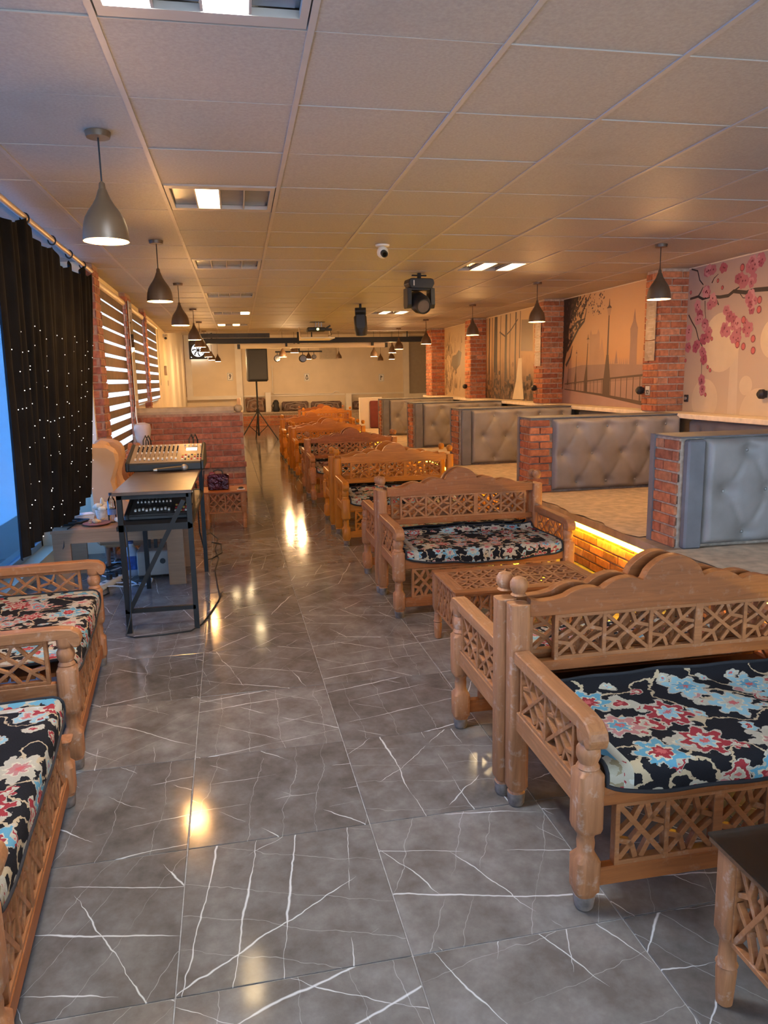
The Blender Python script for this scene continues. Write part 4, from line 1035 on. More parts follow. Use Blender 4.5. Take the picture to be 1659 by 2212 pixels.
# ------------------------------------------------------------------ ceiling equipment
t = thing('security_camera', 'white dome security camera on the tiled ceiling', 'camera', (1.13, 5.80, CEIL))
MB().loft([(-.012, .052, 2), (0, .055, 2)], n=20).build('base', WHITE, t, smooth=40)
MB().sphere((0, -.005, -.055), .045, 16, 10).build('dome', WHITE, t, smooth=90); MB().cyl((0, -.03, -.062), (.005, -.062, -.078), .026, 14).build('lens_ring', BLACKP, t, smooth=40)
MB().cyl((.004, -.06, -.077), (.006, -.066, -.080), .016, 12).build('lens', glass('lens_glass', (.2, .2, .22)), t)
def moving_head(loc, rz, tilt, label):
    t = thing('moving_head_light', label, 'stage light', loc, rz)
    MB().box((-.016, -.016, -.055), (.016, .016, 0)).box((-.075, -.012, -.03), (.075, .012, -.016)).build('clamp', BLACKM, t, bev=.003)
    b_ = [(-.135, -.105), (-.125, -.065), (-.10, -.055), (.10, -.055), (.125, -.065), (.135, -.105), (.105, -.15), (-.105, -.15)]
    MB().prism(b_, 'y', -.075, .075).build('base', BLACKP, t, bev=.006)
    y_ = MB()
    for s_ in (-1, 1):
        y_.prism([(-.06, -.145), (.06, -.145), (.065, -.30), (.045, -.335), (-.045, -.335), (-.065, -.30)], 'x', s_*.12-.022, s_*.12+.022)
    y_.box((-.13, -.05, -.165), (.13, .05, -.14)); y_.build('yoke', BLACKP, t, bev=.004)
    hd = thing('x', None, None) if False else None
    h = MB().loft([(-.13, .075, 2.4), (-.11, .088, 2.4), (.06, .09, 2.4), (.10, .082, 2), (.125, .075, 2)], n=20).build('head', BLACKP, t, smooth=40, loc=(0, 0, -.28))
    h.rotation_euler = (tilt, 0, 0)
    MB().loft([(.125, .062, 2), (.128, .058, 2)], n=20).build('lens', P('stage_lens', (.14, .11, .09), .08, var=.1), h, smooth=30)
    MB().loft([(.1255, .074, 2), (.138, .073, 2), (.138, .064, 2), (.1285, .0635, 2)], n=20, cap=False).build('lens_ring', BLACKP, h)
    MB().box((-.085, -.0765, -.125), (-.075, -.0755, -.075)).build('sticker', PLATE, t)
    return t
moving_head((1.779, 7.30, CEIL), .12, PI/2+.35, 'black moving-head stage light aimed down the aisle, nearest the dome camera')
moving_head((1.686, 10.31, CEIL), PI/2-.15, PI-.05, 'black moving-head stage light pointing straight down, before the projector')
t = thing('projector', 'black ceiling projector on a bracket in front of the black beam', 'projector', (1.46, 13.5, CEIL))
MB().box((-.16, -.10, -.004), (.10, .10, 0)).build('ceiling_plate', BLACKM, t)
for xx in (-.06, -.01, .04): MB().box((xx-.008, -.008, -.10), (xx+.008, .008, 0)).build('rod', STEEL, t)
MB().box((-.22, -.14, -.165), (.10, .14, -.095)).build('body', BLACKP, t, bev=.015)
MB().cyl((-.04, -.14, -.13), (-.04, -.16, -.13), .022, 14).build('lens', E('projector_lens', (.75, .9, .3), 2.5), t)
MB().box((.10, -.05, -.15), (.22, .06, -.11)).bar((.12, 0, -.11), (.20, 0, -.06), .03, .04, (0, 1, 0)).build('cable_box', BLACKP, t, bev=.004)
MB().tube([(.2, 0, -.11), (.2, .01, -.17), (.22, .03, -.22), (.16, .04, -.235)], .005, 6).build('cable', CORD, t)
t = thing('hanging_tray', 'beige open ceiling tray hanging below the projector', 'tray', (1.48, 14.35, 2.225))
MB().box((-.28, -.35, 0), (.30, .35, .012)).build('bottom', CREAM, t); MB().box((-.30, -.36, 0), (.32, -.345, .03)).build('lip', WHITE, t, bev=.004)
for s_ in (-.28, .30): MB().prism([(-.35, .0), (.35, .0), (.35, .25), (.0, .05), (-.35, .03)], 'x', s_-.006, s_+.006).build('side', CREAM, t)
# T bar with stage lights in the back hall
t = thing('light_bar', 'black T-shaped bar for stage lights hanging in the back hall', 'light bar', (1.62, 20.2, 2.20))
MB().box((-.62, -.02, 0), (.62, .02, .04)).build('lower_bar', BLACKM, t); MB().box((-.42, -.02, .26), (.42, .02, .30)).build('upper_bar', BLACKM, t); MB().box((-.03, -.02, .04), (.03, .02, .795)).build('stem', BLACKM, t)
for x_, y_, z_, r_, lb in ((1.72, 20.2, 2.20, .1, 'round black par light under the middle of the hanging T bar'), (2.02, 20.2, 2.20, .06, 'small black par light under the hanging T bar'), (1.05, 20.2, 2.20, .09, 'black par light at the end of the hanging T bar')):
    q = thing('par_light', lb, 'stage light', (x_, y_, z_))
    MB().box((-.008, -.008, -.06), (.008, .008, 0)).build('bracket', BLACKM, q); MB().loft([(-.10, r_*.8, 2), (-.08, r_, 2), (.08, r_, 2), (.1, r_*.7, 2)], n=18).build('can', BLACKP, q, smooth=40, loc=(0, 0, -.06-r_)).rotation_euler = (PI/2, 0, 0)
    MB().loft([(0, r_*.86, 2), (.004, r_*.84, 2)], n=18).build('lens', P('par_lens_'+str(x_), (.1, .09, .08), .1), q, loc=(0, -.098, -.06-r_)).rotation_euler = (PI/2, 0, 0)
# wall unit, fan and table numbers on the back wall
t = thing('air_conditioner', 'cream wall air conditioner grille on the back wall', 'air conditioner', (3.07, BY-.10, 2.17))
MB().box((-.28, 0, 0), (.28, .10, .52)).build('casing', P('ac_casing', (.55, .46, .33), .6), t, bev=.015)
for k in range(9): MB().box((-.25, -.006, .05+k*.05), (.25, .0, .075+k*.05)).build('louvre', P('ac_louvre', (.40, .33, .24), .6) if k == 0 else bpy.data.materials['ac_louvre'], t)
t = thing('exhaust_fan', 'black-bladed exhaust fan in a bright square opening high on the back wall', 'fan', (-1.25, BY-.13, 2.51))
MB().box((-.28, .0, -.28), (.28, .02, .28)).build('backing', E('fan_daylight', (.85, .92, 1.0), 1.8), t)
mb = MB()
for a, b_, c_, d_ in ((-.29, .29, -.29, -.24), (-.29, .29, .24, .29), (-.29, -.24, -.24, .24), (.24, .29, -.24, .24)): mb.box((a, -.04, c_), (b_, .0, d_))
n = 28; rg = [(.245, .21)]
for k in range(n):
    a0, a1 = 2*PI*k/n, 2*PI*(k+1)/n
    def sq(a): q = .245/max(abs(math.cos(a)), abs(math.sin(a))); return (q*math.cos(a), q*math.sin(a))
    p0, p1 = sq(a0), sq(a1)
    mb.add([(.21*math.cos(a0), -.03, .21*math.sin(a0)), (.21*math.cos(a1), -.03, .21*math.sin(a1)), (p1[0], -.03, p1[1]), (p0[0], -.03, p0[1])], [(0, 1, 2, 3)])
mb.build('frame', BLACKP, t, fix=False)
for k in range(7):
    a = 2*PI*k/7+.2
    pts = [(.04*math.cos(a-.3), .04*math.sin(a-.3)), (.12*math.cos(a-.12), .12*math.sin(a-.12)), (.20*math.cos(a+.14), .20*math.sin(a+.14)), (.20*math.cos(a+.42), .20*math.sin(a+.42)), (.12*math.cos(a+.25), .12*math.sin(a+.25)), (.04*math.cos(a+.3), .04*math.sin(a+.3))]
    MB().prism(pts, 'y', -.028, -.022).build('blade', BLACKP, t)
MB().cyl((0, -.05, 0), (0, -.005, 0), .05, 16).build('hub', BLACKP, t, smooth=40)
NUM = {'6': [[(.32,.78),(.5,.9),(.68,.78),(.62,.58),(.40,.58),(.33,.74)], [(.66,.74),(.62,.5),(.52,.3),(.36,.12)]],
       '5': [[(.5,.92),(.32,.5),(.24,.25),(.36,.12),(.5,.24),(.64,.12),(.76,.25),(.68,.5),(.5,.92)]],
       '4': [[(.30,.9),(.34,.5),(.32,.1)], [(.33,.62),(.45,.56),(.56,.66),(.60,.86)], [(.56,.66),(.72,.62)]]}
for ch, x_, z_, w_ in (('6', -.26, 1.63, 'six'), ('5', 2.33, 1.565, 'five'), ('4', 4.94, 1.50, 'four')):
    t = thing('number_sheet', 'white sheet with the Persian numeral %s taped to the cream back wall' % w_, 'sign', (x_, BY-.004, z_))
    MB().box((-.095, -.002, -.13), (.095, .002, .13)).build('sheet', P('paper_'+ch, (.82, .80, .74), .6, var=.02), t)
    mb = MB()
    for st in NUM[ch]:
        for a, b_ in zip(st, st[1:]): mb.bar(((a[0]-.5)*.15, -.0035, (a[1]-.5)*.2), ((b_[0]-.5)*.15, -.0035, (b_[1]-.5)*.2), .022, .002, (0, 1, 0))
    mb.build('numeral', INK, t)
    mb = MB().box((-.085, -.003, -.12), (-.079, -.002, .12)).box((.079, -.003, -.12), (.085, -.002, .12)).box((-.085, -.003, .114), (.085, -.002, .12)).box((-.085, -.003, -.12), (.085, -.002, -.114)); mb.build('border', INK, t)
# carpet cushions along the back bench
CUSH = [P('carpet_cushion_%d' % k, c, .95, var=.65, vs=9, bmp=.3, bs=40) for k, c in enumerate([(.20, .12, .085), (.15, .10, .085)])]
for k, (x0, x1, z1) in enumerate(((.20, .86, .92), (1.42, 2.34, .76), (2.42, 3.48, .74), (3.88, 4.85, .72), (4.92, 5.7, .72))):
    t = thing('back_cushion', ['tall brown carpet cushion beside the white post, behind the speaker stand', 'dark patterned carpet cushion beside the black instrument bag', 'wide dark patterned carpet cushion under the wall air conditioner', 'dark patterned carpet cushion just past the second white post', 'dark patterned carpet cushion nearest the framed grey panel'][k], 'cushion', ((x0+x1)/2, BY-.16, .43), 0, 'carpet cushions on the back bench' if k else None)
    hw = (x1-x0)/2; h = z1-.43
    MB().box((-hw, -.07, 0), (hw, .07, h)).build('pad', CUSH[1 if k else 0], t, bev=.05)
    mb = MB()
    mb.tube([(-hw*.8, -.074, h*.3), (-hw*.7, -.074, h*.75), (-hw*.3, -.074, h*.82), (0, -.074, h*.9), (hw*.3, -.074, h*.82), (hw*.7, -.074, h*.75), (hw*.8, -.074, h*.3)], .014, 6)
    mb.tube([(-hw*.45, -.074, h*.35), (-hw*.3, -.074, h*.6), (0, -.074, h*.66), (hw*.3, -.074, h*.6), (hw*.45, -.074, h*.35), (0, -.074, h*.2)], .012, 6, closed=True)
    mb.build('woven_motif', P('woven_motif_%d' % k, (.36, .30, .26), .95), t)
gt = thing('instrument_bag', 'black soft instrument bag leaning beside the white post on the back bench', 'bag', (1.22, BY-.35, .43))
MB().loft([(0, .10, 2.5), (.08, .13, 2.5), (.2, .09, 2.5), (.3, .10, 2.5), (.38, .07, 2.5), (.40, .02, 2)], n=14).build('body', BLACKP, gt, smooth=60)
MB().tube([(-.1, -.05, .1), (-.14, -.08, .2), (-.09, -.06, .32)], .012, 6).build('strap', CORD, gt)

# ------------------------------------------------------------------ speaker on tripod
t = thing('speaker_stand', 'black tripod speaker stand on the aisle floor before the back bench', 'stand', (.45, 19.2, 0))
MB().cyl((0, 0, .10), (0, 0, 1.46), .022, 10).build('pole', BLACKM, t, smooth=40); MB().cyl((0, 0, .68), (0, 0, .78), .04, 10).build('collar', BLACKM, t)
MB().cyl((0, 0, .12), (0, 0, .16), .035, 10).build('hub', BLACKM, t)
for a in (3.55, 5.9, 1.7):
    d = Vector((math.cos(a), math.sin(a), 0)); lg = MB().cyl(Vector((0, 0, .74)), d*.50+Vector((0, 0, .02)), .014, 8).build('leg', BLACKM, t)
    MB().cyl(Vector((0, 0, .14)), d*.26+Vector((0, 0, .37)), .009, 6).build('brace', BLACKM, t); MB().sphere(tuple(d*.50+Vector((0, 0, .02))), .02, 8, 6).build('rubber_foot', BLACKP, lg)
t = thing('loudspeaker', 'black loudspeaker cabinet mounted on the tripod stand', 'speaker', (.45, 19.2, 1.46))
MB().prism([(-.27, -.20), (.27, -.20), (.19, .22), (-.19, .22)], 'z', 0, .83).build('cabinet', BLACKP, t, bev=.035)
MB().box((-.235, -.222, .04), (.235, -.195, .79)).build('grille', SPKG, t, bev=.02)
t.rotation_euler = (0, 0, .25)

# ------------------------------------------------------------------ black curtain on its rod
t = thing('curtain_rod', 'beige curtain rod fixed under the ceiling along the window wall', 'rod', (0, 0, 2.42))
MB().cyl((XL(2.3)+.06, 2.3, 0), (XL(7.0)+.06, 7.0, 0), .018, 10).build('tube', P('rod_beige', (.45, .32, .22), .4), t, smooth=40)
for y_ in (2.5, 6.9): MB().box((XL(y_)+.05, y_-.012, .0), (XL(y_)+.07, y_+.012, CEIL-2.421)).build('bracket', STEEL, t)
t = thing('curtain', 'heavy black curtain sprinkled with tiny white lights, hanging from the beige rod', 'curtain', (0, 0, 0))
mb = MB(); ny, nz = 150, 34; ya, yb_ = 4.05, 6.84; rings = (4.72, 5.40, 5.95, 6.48)
def cx_(y_, z_): return XL(y_)+.060+.022*math.sin(y_*38)*(1-.25*(z_-.6))+.010*math.sin(y_*17+z_*1.3)
def ctop(y_):
    ns = [ya-.05]+list(rings)+[yb_+.02]
    for a, b_ in zip(ns, ns[1:]):
        if a <= y_ <= b_: return 2.40-.085*max(0.0, math.sin(PI*(y_-a)/(b_-a)))**.8
    return 2.38
CP = {}
for j in range(nz+1):
    f = j/nz
    for i in range(ny+1):
        q = i/ny; y_ = ya+(yb_-ya)*q
        pull = 1-f; y2 = ya-.10*pull+(y_-ya)*(1-.27*pull**1.4)
        z_ = .62+.03*math.sin(y_*3)+(ctop(y_)-.62)*f
        p_ = (cx_(y_, z_), y2, z_); mb.v.append(p_); CP[i, j] = p_
for j in range(nz):
    for i in range(ny): a = j*(ny+1)+i; mb.f.append((a, a+1, a+ny+2, a+ny+1)); mb.mi.append(0)
mb.build('cloth', CURT, t, smooth=180, fix=False)
for y_ in rings: MB().tube([(XL(y_)+.06+.024*math.cos(k*PI/6), y_, 2.42+.028*math.sin(k*PI/6)-.006) for k in range(12)], .005, 6, closed=True).build('ring', BLACKM, t)
mb = MB()
for j in range(1, 25, 2):
    i = random.randint(0, 8)
    while i < ny:
        i += random.choice((6, 7, 8, 10, 14))
        if i > ny: break
        p_ = CP[i, j]; mb.sphere((p_[0]+.006, p_[1], p_[2]+random.uniform(-.004, .004)-.03*math.sin(i*.045)), .0030, 5, 4)
o = mb.build('pin_lights', E('pin_light', (.95, .92, .9), 1.1), t, fix=False); o['kind'] = 'stuff'

# ------------------------------------------------------------------ zebra blinds
def blind(y0, y1, zt, zb, label):
    xx = (XL(y0)+XL(y1))/2+.035; t = thing('window_blind', label, 'blind', (xx, (y0+y1)/2, zb)); h = (y1-y0)/2; H_ = zt-zb
    t.rotation_euler = (0, 0, math.atan(.0155))
    MB().cyl((0, -h, H_+.01), (0, h, H_+.01), .032, 12).build('roller', P('roller_cream', (.62, .48, .36), .5), t, smooth=40)
    pitch = .123; z = H_-.10; k = 0
    MB().box((-.002, -h, z), (.002, h, H_)).build('dark_band', BLINDD, t)
    while z > .02:
        g = min(.016+.0042*k, .062)
        MB().box((-.0015, -h, max(z-g, 0)), (.0015, h, z)).build('sheer_band', SHEER, t)
        if z-g > .01: MB().box((-.002, -h, max(z-pitch, 0)), (.002, h, z-g)).build('dark_band', BLINDD, t)
        z -= pitch; k += 1
    MB().box((-.008, -h, -.018), (.008, h, 0)).build('bottom_rail', P('blind_rail', (.3, .22, .17), .5), t)
    MB().tube([(.03, h-.03, H_-.02), (.032, h-.03, .35*H_), (.03, h-.03, .2)], .003, 5).build('pull_cord', CORD, t)
blind(7.14, 8.96, 2.36, .78, 'brown zebra blind with bright sheer stripes, beside the black curtain')
blind(9.42, 10.92, 2.36, 1.24, 'brown zebra blind above the brick booth wall')
blind(11.15, 13.0, 2.36, 1.24, 'brown zebra blind on the window farthest along the wall')
t = thing('plastic_film', 'clear plastic film stretched over the brick pillar between the blinds', 'film', (XL(8.99)+.086, 9.0, .95))
FILM = glass('clear_film', (.92, .92, .95), 3.0)
MB().box((.0, .0, 0), (.003, .30, 1.45)).build('sheet', FILM, t)
MB().tube([(.004, .02+.01*math.sin(k), 1.45*k/14) for k in range(15)], .004, 5).build('crease', CORDW, t)
t = thing('bullet_camera', 'small white camera on the cream wall past the blinds', 'camera', (XLL(15.4), 15.4, 2.33))
MB().box((0, -.02, .02), (.04, .02, .08)).build('bracket', WHITE, t); MB().cyl((.06, .04, .05), (.06, -.10, .0), .035, 12).build('body', WHITE, t, smooth=40); MB().cyl((.06, -.101, .0), (.06, -.105, -.002), .026, 12).build('lens', BLACKP, t)
t = thing('switch_box', 'small beige switch box on the cream wall past the blinds', 'switch', (XLL(15.2), 15.2, 1.62))
MB().box((0, -.07, 0), (.05, .07, .18)).build('cover', P('switch_beige', (.45, .36, .27), .5), t, bev=.006); MB().box((.05, -.03, -.2), (.06, .03, -.1)).build('switch', P('switch_grey', (.4, .34, .28), .5), t)

# ------------------------------------------------------------------ metal rack table with mixers
RX0, RX1, RY0, RY1, RZ = -.735, -.325, 4.49, 5.92, .862
t = thing('metal_rack_table', 'tall narrow black metal table with a diagonal brace holding two mixers', 'table', ((RX0+RX1)/2, (RY0+RY1)/2, 0))
hx, hy = (RX1-RX0)/2, (RY1-RY0)/2
for sx, y0_ in ((-1, -hy), (1, -hy), (-1, 5.49-(RY0+RY1)/2), (1, hy-.03)):
    x0_ = -hx if sx < 0 else hx-.015
    MB().box((x0_, y0_, 0), (x0_+.03, y0_+.03, RZ-.02)).build('leg', BLACKM, t)
TOPM = P('rack_top_laminate', (.085, .060, .048), .28, var=.2, vs=14)
MB().box((-hx-.02, -hy-.02, RZ-.02), (hx+.02, hy+.02, RZ)).build('top_board', TOPM, t, bev=.002)
for sy in (-1, 1):
    y_ = sy*hy-(.03 if sy > 0 else 0)
    if sy < 0: MB().box((-hx, y_, .125), (hx, y_+.025, .150)).build('crossbar', BLACKM, t)
    MB().box((-hx, y_, .625), (hx, y_+.025, .665)).build('crossbar', BLACKM, t); MB().box((-hx, y_, RZ-.045), (hx, y_+.025, RZ-.02)).build('crossbar', BLACKM, t)
for sx in (-1, 1):
    x_ = sx*hx-(.0 if sx > 0 else 0); MB().box((x_-.012, -hy, .63), (x_+.012, hy, .655)).build('side_bar', BLACKM, t)
MB().bar((-hx+.025, -hy-.004, .14), (hx-.03, -hy-.004, .80), .026, .018, (0, 1, 0)).build('diagonal_brace', BLACKM, t)
MB().box((-hx, -hy+.02, .645), (hx, hy-.02, .660)).build('shelf', BLACKP, t)
FACE = P('mixer_face_bronze', (.30, .23, .165), .35, metal=.3, var=.1); FACEB = P('mixer_face_dark', (.05, .048, .048), .4, var=.2)
KNOBW = P('knob_white', (.75, .72, .68), .4); KNOBR = P('knob_red', (.45, .03, .03), .4); KNOBY = P('knob_yellow', (.6, .42, .1), .4)
def mixer(loc, w_, d_, h0, h1, label, face, rz=0, screen=True):
    t = thing('audio_mixer', label, 'mixer', loc, rz); a = math.atan2(h1-h0, d_)
    MB().prism([(-d_/2, 0), (d_/2, 0), (d_/2, h1), (-d_/2, h0)], 'x', -w_/2, w_/2).build('body', BLACKP, t, bev=.006)
    for s_ in (-1, 1): MB().prism([(-d_/2-.012, .0), (d_/2+.01, .0), (d_/2+.012, h1+.012), (-d_/2-.012, h0+.012)], 'x', s_*w_/2-.014, s_*w_/2+.014).build('side_cheek', BLACKP, t, bev=.008)
    U, V, N = Vector((1, 0, 0)), Vector((0, math.cos(a), math.sin(a))), Vector((0, -math.sin(a), math.cos(a)))
    o0 = Vector((0, -d_/2, h0)); L = math.hypot(d_, h1-h0)
    def pt(u, v, k=0): return o0+U*u+V*(v*L)+N*k
    fp = MB().obox(pt(0, .5, .003), U, V, N, w_-.03, L*.96, .005).build('faceplate', face, t, bev=.001)
    n_ = 10; cw = w_*.60/n_; u0 = -w_/2+.035
    kn = MB().loft([(0, .006, 2), (.010, .005, 2)], n=8).mesh('knob', KNOBW); kd = MB().loft([(0, .006, 2), (.012, .005, 2)], n=8).mesh('knob', BLACKP)
    fc = MB().box((-.006, -.010, 0), (.006, .010, .012)).mesh('fader_cap', KNOBW)
    for k in range(n_):
        u = u0+(k+.5)*cw
        MB().obox(pt(u, .27, .0062), U, V, N, .003, L*.34, .001).build('fader_slot', BLACKP, fp)
        o = ob('fader_cap', fc, fp, tuple(pt(u, .16+.02*((k*7) % 3), .006))); o.rotation_euler = (a, 0, 0)
        for r in range(5):
            o = ob('knob', kn if r in (0, 4) else kd, fp, tuple(pt(u, .50+r*.095, .006))); o.rotation_euler = (a, 0, 0)
    ux = u0+n_*cw+.02
    if screen: MB().obox(pt(ux+w_*.13, .66, .007), U, V, N, w_*.15, L*.13, .003).build('display', E('mixer_display', (1, .92, .72), 3.0), fp)
    for k in range(7):
        for r in range(3):
            ma = (KNOBW, KNOBR, KNOBY, BLACKP)[(k*3+r*5) % 4] if k < 5 else (KNOBR if r == 0 else BLACKP)
            MB().obox(pt(ux+.01+k*w_*.042, .12+r*.11, .009), U, V, N, .012, .016, .008).build('button', ma, fp)
    for k in range(5): o = ob('knob', kn, fp, tuple(pt(ux+.015+k*w_*.055, .86, .006))); o.rotation_euler = (a, 0, 0)
    return t
mixer((-.545, 5.70, RZ), .52, .40, .055, .155, 'bronze-faced audio mixer with lit display on top of the metal table', FACE)
mixer((-.525, 4.86, .661), .37, .40, .025, .115, 'dark audio mixer on the shelf under the metal table top', FACEB, 0, False)
t = thing('microphone', 'black handheld microphone lying in front of the bronze mixer', 'microphone', (-.50, 5.43, RZ+.019), .35)
MB().cyl((-.10, 0, 0), (.07, 0, 0), .013, 12, .019).build('handle', BLACKP, t, smooth=40); MB().sphere((.095, 0, .005), .024, 12, 8, (1.2, 1, 1)).build('grille', STEEL, t, smooth=60); MB().cyl((-.125, 0, 0), (-.10, 0, 0), .009, 10, .012).build('connector', STEEL, t)
t = thing('audio_cable', 'black cables arching up behind the bronze mixer', 'cable', (-.545, 5.93, RZ+.10))
for x_ in (-.19, -.17, .15, .18): MB().tube([(x_, -.05, 0), (x_, -.01, .09), (x_+.015, .02, .125), (x_+.03, .04, .08), (x_+.03, .05, -.08)], .005, 6).build('cable', CORD, t, smooth=60)
t = thing('audio_cable', 'black cable running down beside the leg of the metal table and along the floor', 'cable')
MB().tube([(-.69, 4.47, .66), (-.685, 4.465, .40), (-.70, 4.455, .12), (-.735, 4.44, .008), (-.68, 4.40, .006), (-.52, 4.41, .006), (-.36, 4.44, .006), (-.30, 4.55, .006), (-.25, 4.80, .006), (-.21, 5.05, .006), (-.20, 5.2, .006), (-.185, 5.22, .016), (-.205, 5.14, .006), (-.23, 5.45, .006), (-.26, 5.9, .006), (-.24, 6.3, .006), (-.28, 6.6, .02), (-.26, 6.9, .05), (-.33, 7.05, .08), (-.37, 6.6, .15), (-.34, 5.97, .40), (-.30, 5.95, .8)], .005, 6).build('cable', CORD, t, smooth=60)
MB().tube([(-.37, 5.98, .7), (-.365, 6.0, .3), (-.33, 6.1, .05), (-.30, 6.3, .008), (-.22, 6.5, .008), (-.23, 6.75, .03), (-.31, 6.72, .06)], .006, 6).build('cable', CORD, t, smooth=60)

# ------------------------------------------------------------------ low table with clutter
t = thing('low_table', 'low brown veneer table with slab legs behind the metal rack table', 'table', (-.915, 5.85, 0))
MB().box((-.465, -.29, .43), (.465, .29, .455)).build('top_board', DESKW, t, bev=.002)
for s_ in (-1, 1): MB().box((-.455, s_*.275-.012, .355), (.455, s_*.275+.012, .43)).build('apron', DESKW, t)
for sx in (-1, 1):
    for sy in (-1, 1): MB().box((sx*.455-(.12 if sx > 0 else 0), sy*.285-(.03 if sy > 0 else 0), 0), (sx*.455+(.12 if sx < 0 else 0), sy*.285+(.03 if sy < 0 else 0), .43)).build('leg', DESKW, t)
TZ = .455
t = thing('water_bottle', 'small clear plastic water bottle with dark cap on the low table', 'bottle', (-.985, 5.80, TZ))
CLEARP = glass('bottle_plastic', (.86, .90, .92), 2.0)
MB().loft([(0, .028, 2), (.01, .032, 2), (.05, .031, 2), (.10, .032, 2), (.155, .032, 2), (.18, .022, 2), (.195, .013, 2), (.205, .013, 2)], n=16).build('body', CLEARP, t, smooth=40)
MB().loft([(.205, .015, 2), (.225, .015, 2)], n=14).build('cap', P('bottle_cap', (.02, .03, .06), .4), t, smooth=30); MB().loft([(.06, .0325, 2), (.10, .0325, 2)], n=16, cap=False).build('label', P('bottle_label', (.12, .16, .28), .5, var=.4), t)
t = thing('food_plate', 'paper plate with crumpled tissues and leftovers on the low table', 'plate', (-1.085, 5.72, TZ))
MB().loft([(0, .05, 2), (.004, .08, 2), (.016, .10, 2), (.018, .10, 2)], n=22).build('plate', P('plate_maroon', (.25, .10, .09), .5, var=.3), t, smooth=40)
mb = MB()
for k in range(9): a = random.uniform(0, 6); r_ = random.uniform(0, .06); mb.sphere((r_*math.cos(a), r_*math.sin(a), .025+random.uniform(0, .015)), random.uniform(.012, .022), 7, 5, (1, .8, .6))
mb.build('leftovers', P('leftovers', (.55, .36, .18), .8, var=.4, vs=20), t)
t = thing('paper_cup', 'cream paper tub piled with tissue beside the water bottle', 'cup', (-1.065, 5.88, TZ))
MB().loft([(0, .045, 2), (.09, .055, 2)], n=18).build('tub', P('tub_cream', (.60, .46, .34), .6, var=.3, vs=30), t, smooth=40)
mb = MB()
for k in range(8): a = k*.8; mb.sphere((.04*math.cos(a), .04*math.sin(a), .10+.012*(k % 3)), .028, 7, 5, (1.2, .8, .7))
mb.sphere((.0, .0, .15), .02, 6, 5, (.7, .7, 1.6)); mb.build('tissue', P('tissue', (.68, .60, .46), .9, var=.2, vs=20), t)
t = thing('tissue_ball', 'crumpled pale tissue next to the water bottle', 'tissue', (-.91, 5.74, TZ))
mb = MB()
for k in range(7): a = k*1.1; mb.sphere((.03*math.cos(a), .02*math.sin(a), .022+.008*(k % 2)), .024, 6, 5, (1, 1.1, .8))
mb.build('crumple', P('tissue_b', (.66, .58, .46), .9, var=.25, vs=25), t)
t = thing('cable_coil', 'tangled black cable with adapters on the low table', 'cable', (-1.275, 5.80, TZ))
for k in range(4): MB().tube([((.08+.01*k)*math.cos(a*.4+k)*1.1, (.06+.01*k)*math.sin(a*.4+k), .008+.006*k+.004*math.sin(a)) for a in range(17)], .0055, 6).build('loop', CORD, t, smooth=60)
MB().box((-.04, -.03, .0), (.03, .01, .03)).build('adapter', BLACKP, t, bev=.004); MB().box((-.10, -.10, .0), (-.05, -.075, .015)).build('plug', PLATE, t, bev=.003)
MB().tube([(.03, -.09, .008), (.01, -.20, .004), (-.01, -.232, -.03), (-.02, -.235, -.12), (-.06, -.22, -.20)], .004, 6).build('hanging_cable', CORD, t, smooth=60)
t = thing('paper_stack', 'small stack of white papers at the curtain end of the low table', 'papers', (-1.24, 6.03, TZ), .2)
for k in range(5): MB().box((-.075, -.05, k*.008), (.075, .05, k*.008+.006)).build('sheet', PLATE if k % 2 else P('paper_w%d' % k, (.75, .76, .78), .6), t).rotation_euler = (0, 0, k*.06)
# things under the low table
t = thing('power_strip', 'white power strip with plugs on the floor under the low table', 'power strip', (-1.02, 5.66, 0), 1.19)
MB().box((-.22, -.03, 0), (.22, .03, .045)).build('body', P('strip_white', (.72, .70, .62), .4, var=.05), t, bev=.006)
for k in range(5): MB().loft([(0, .018, 2), (.002, .016, 2)], n=12).build('socket', STEEL, t, loc=(-.16+k*.08, 0, .0445))
for k in (2, 3, 4): MB().box((-.02, -.016, 0), (.02, .016, .035)).build('plug', BLACKP, t, loc=(-.16+k*.08, 0, .047), bev=.004)
t = thing('speaker_box', 'grey equipment box with a round port under the low table', 'box', (-.70, 5.88, 0))
MB().box((-.13, -.12, .03), (.14, .16, .22)).build('case', P('equip_grey', (.30, .27, .23), .5, var=.1), t, bev=.008); MB().loft([(0, .022, 2), (.004, .020, 2)], n=16).build('port', BLACKP, t, loc=(.06, -.119, .14)).rotation_euler = (PI/2, 0, 0)
for s_ in (-.11, .12): MB().box((s_-.015, -.1, 0), (s_+.015, .14, .03)).build('foot', BLACKP, t)
for k in range(3): MB().box((-.06+k*.05, .0, .22), (-.035+k*.05, .03, .33)).build('plug', BLACKP, t)
t = thing('detergent_jug', 'blue-labelled plastic jug beside the grey equipment box', 'jug', (-.895, 5.96, 0))
MB().loft([(0, .055, 4), (.02, .06, 4), (.17, .06, 4), (.21, .04, 3), (.235, .02, 2), (.25, .02, 2)], n=16).build('body', P('jug_white', (.40, .46, .55), .4), t, smooth=40)
MB().loft([(.05, .0608, 4), (.16, .0608, 4)], n=16, cap=False).build('label', P('jug_label', (.02, .08, .32), .4, var=.5, vs=30), t); MB().loft([(.25, .022, 2), (.27, .022, 2)], n=12).build('cap', P('jug_cap', (.02, .06, .2), .4), t)
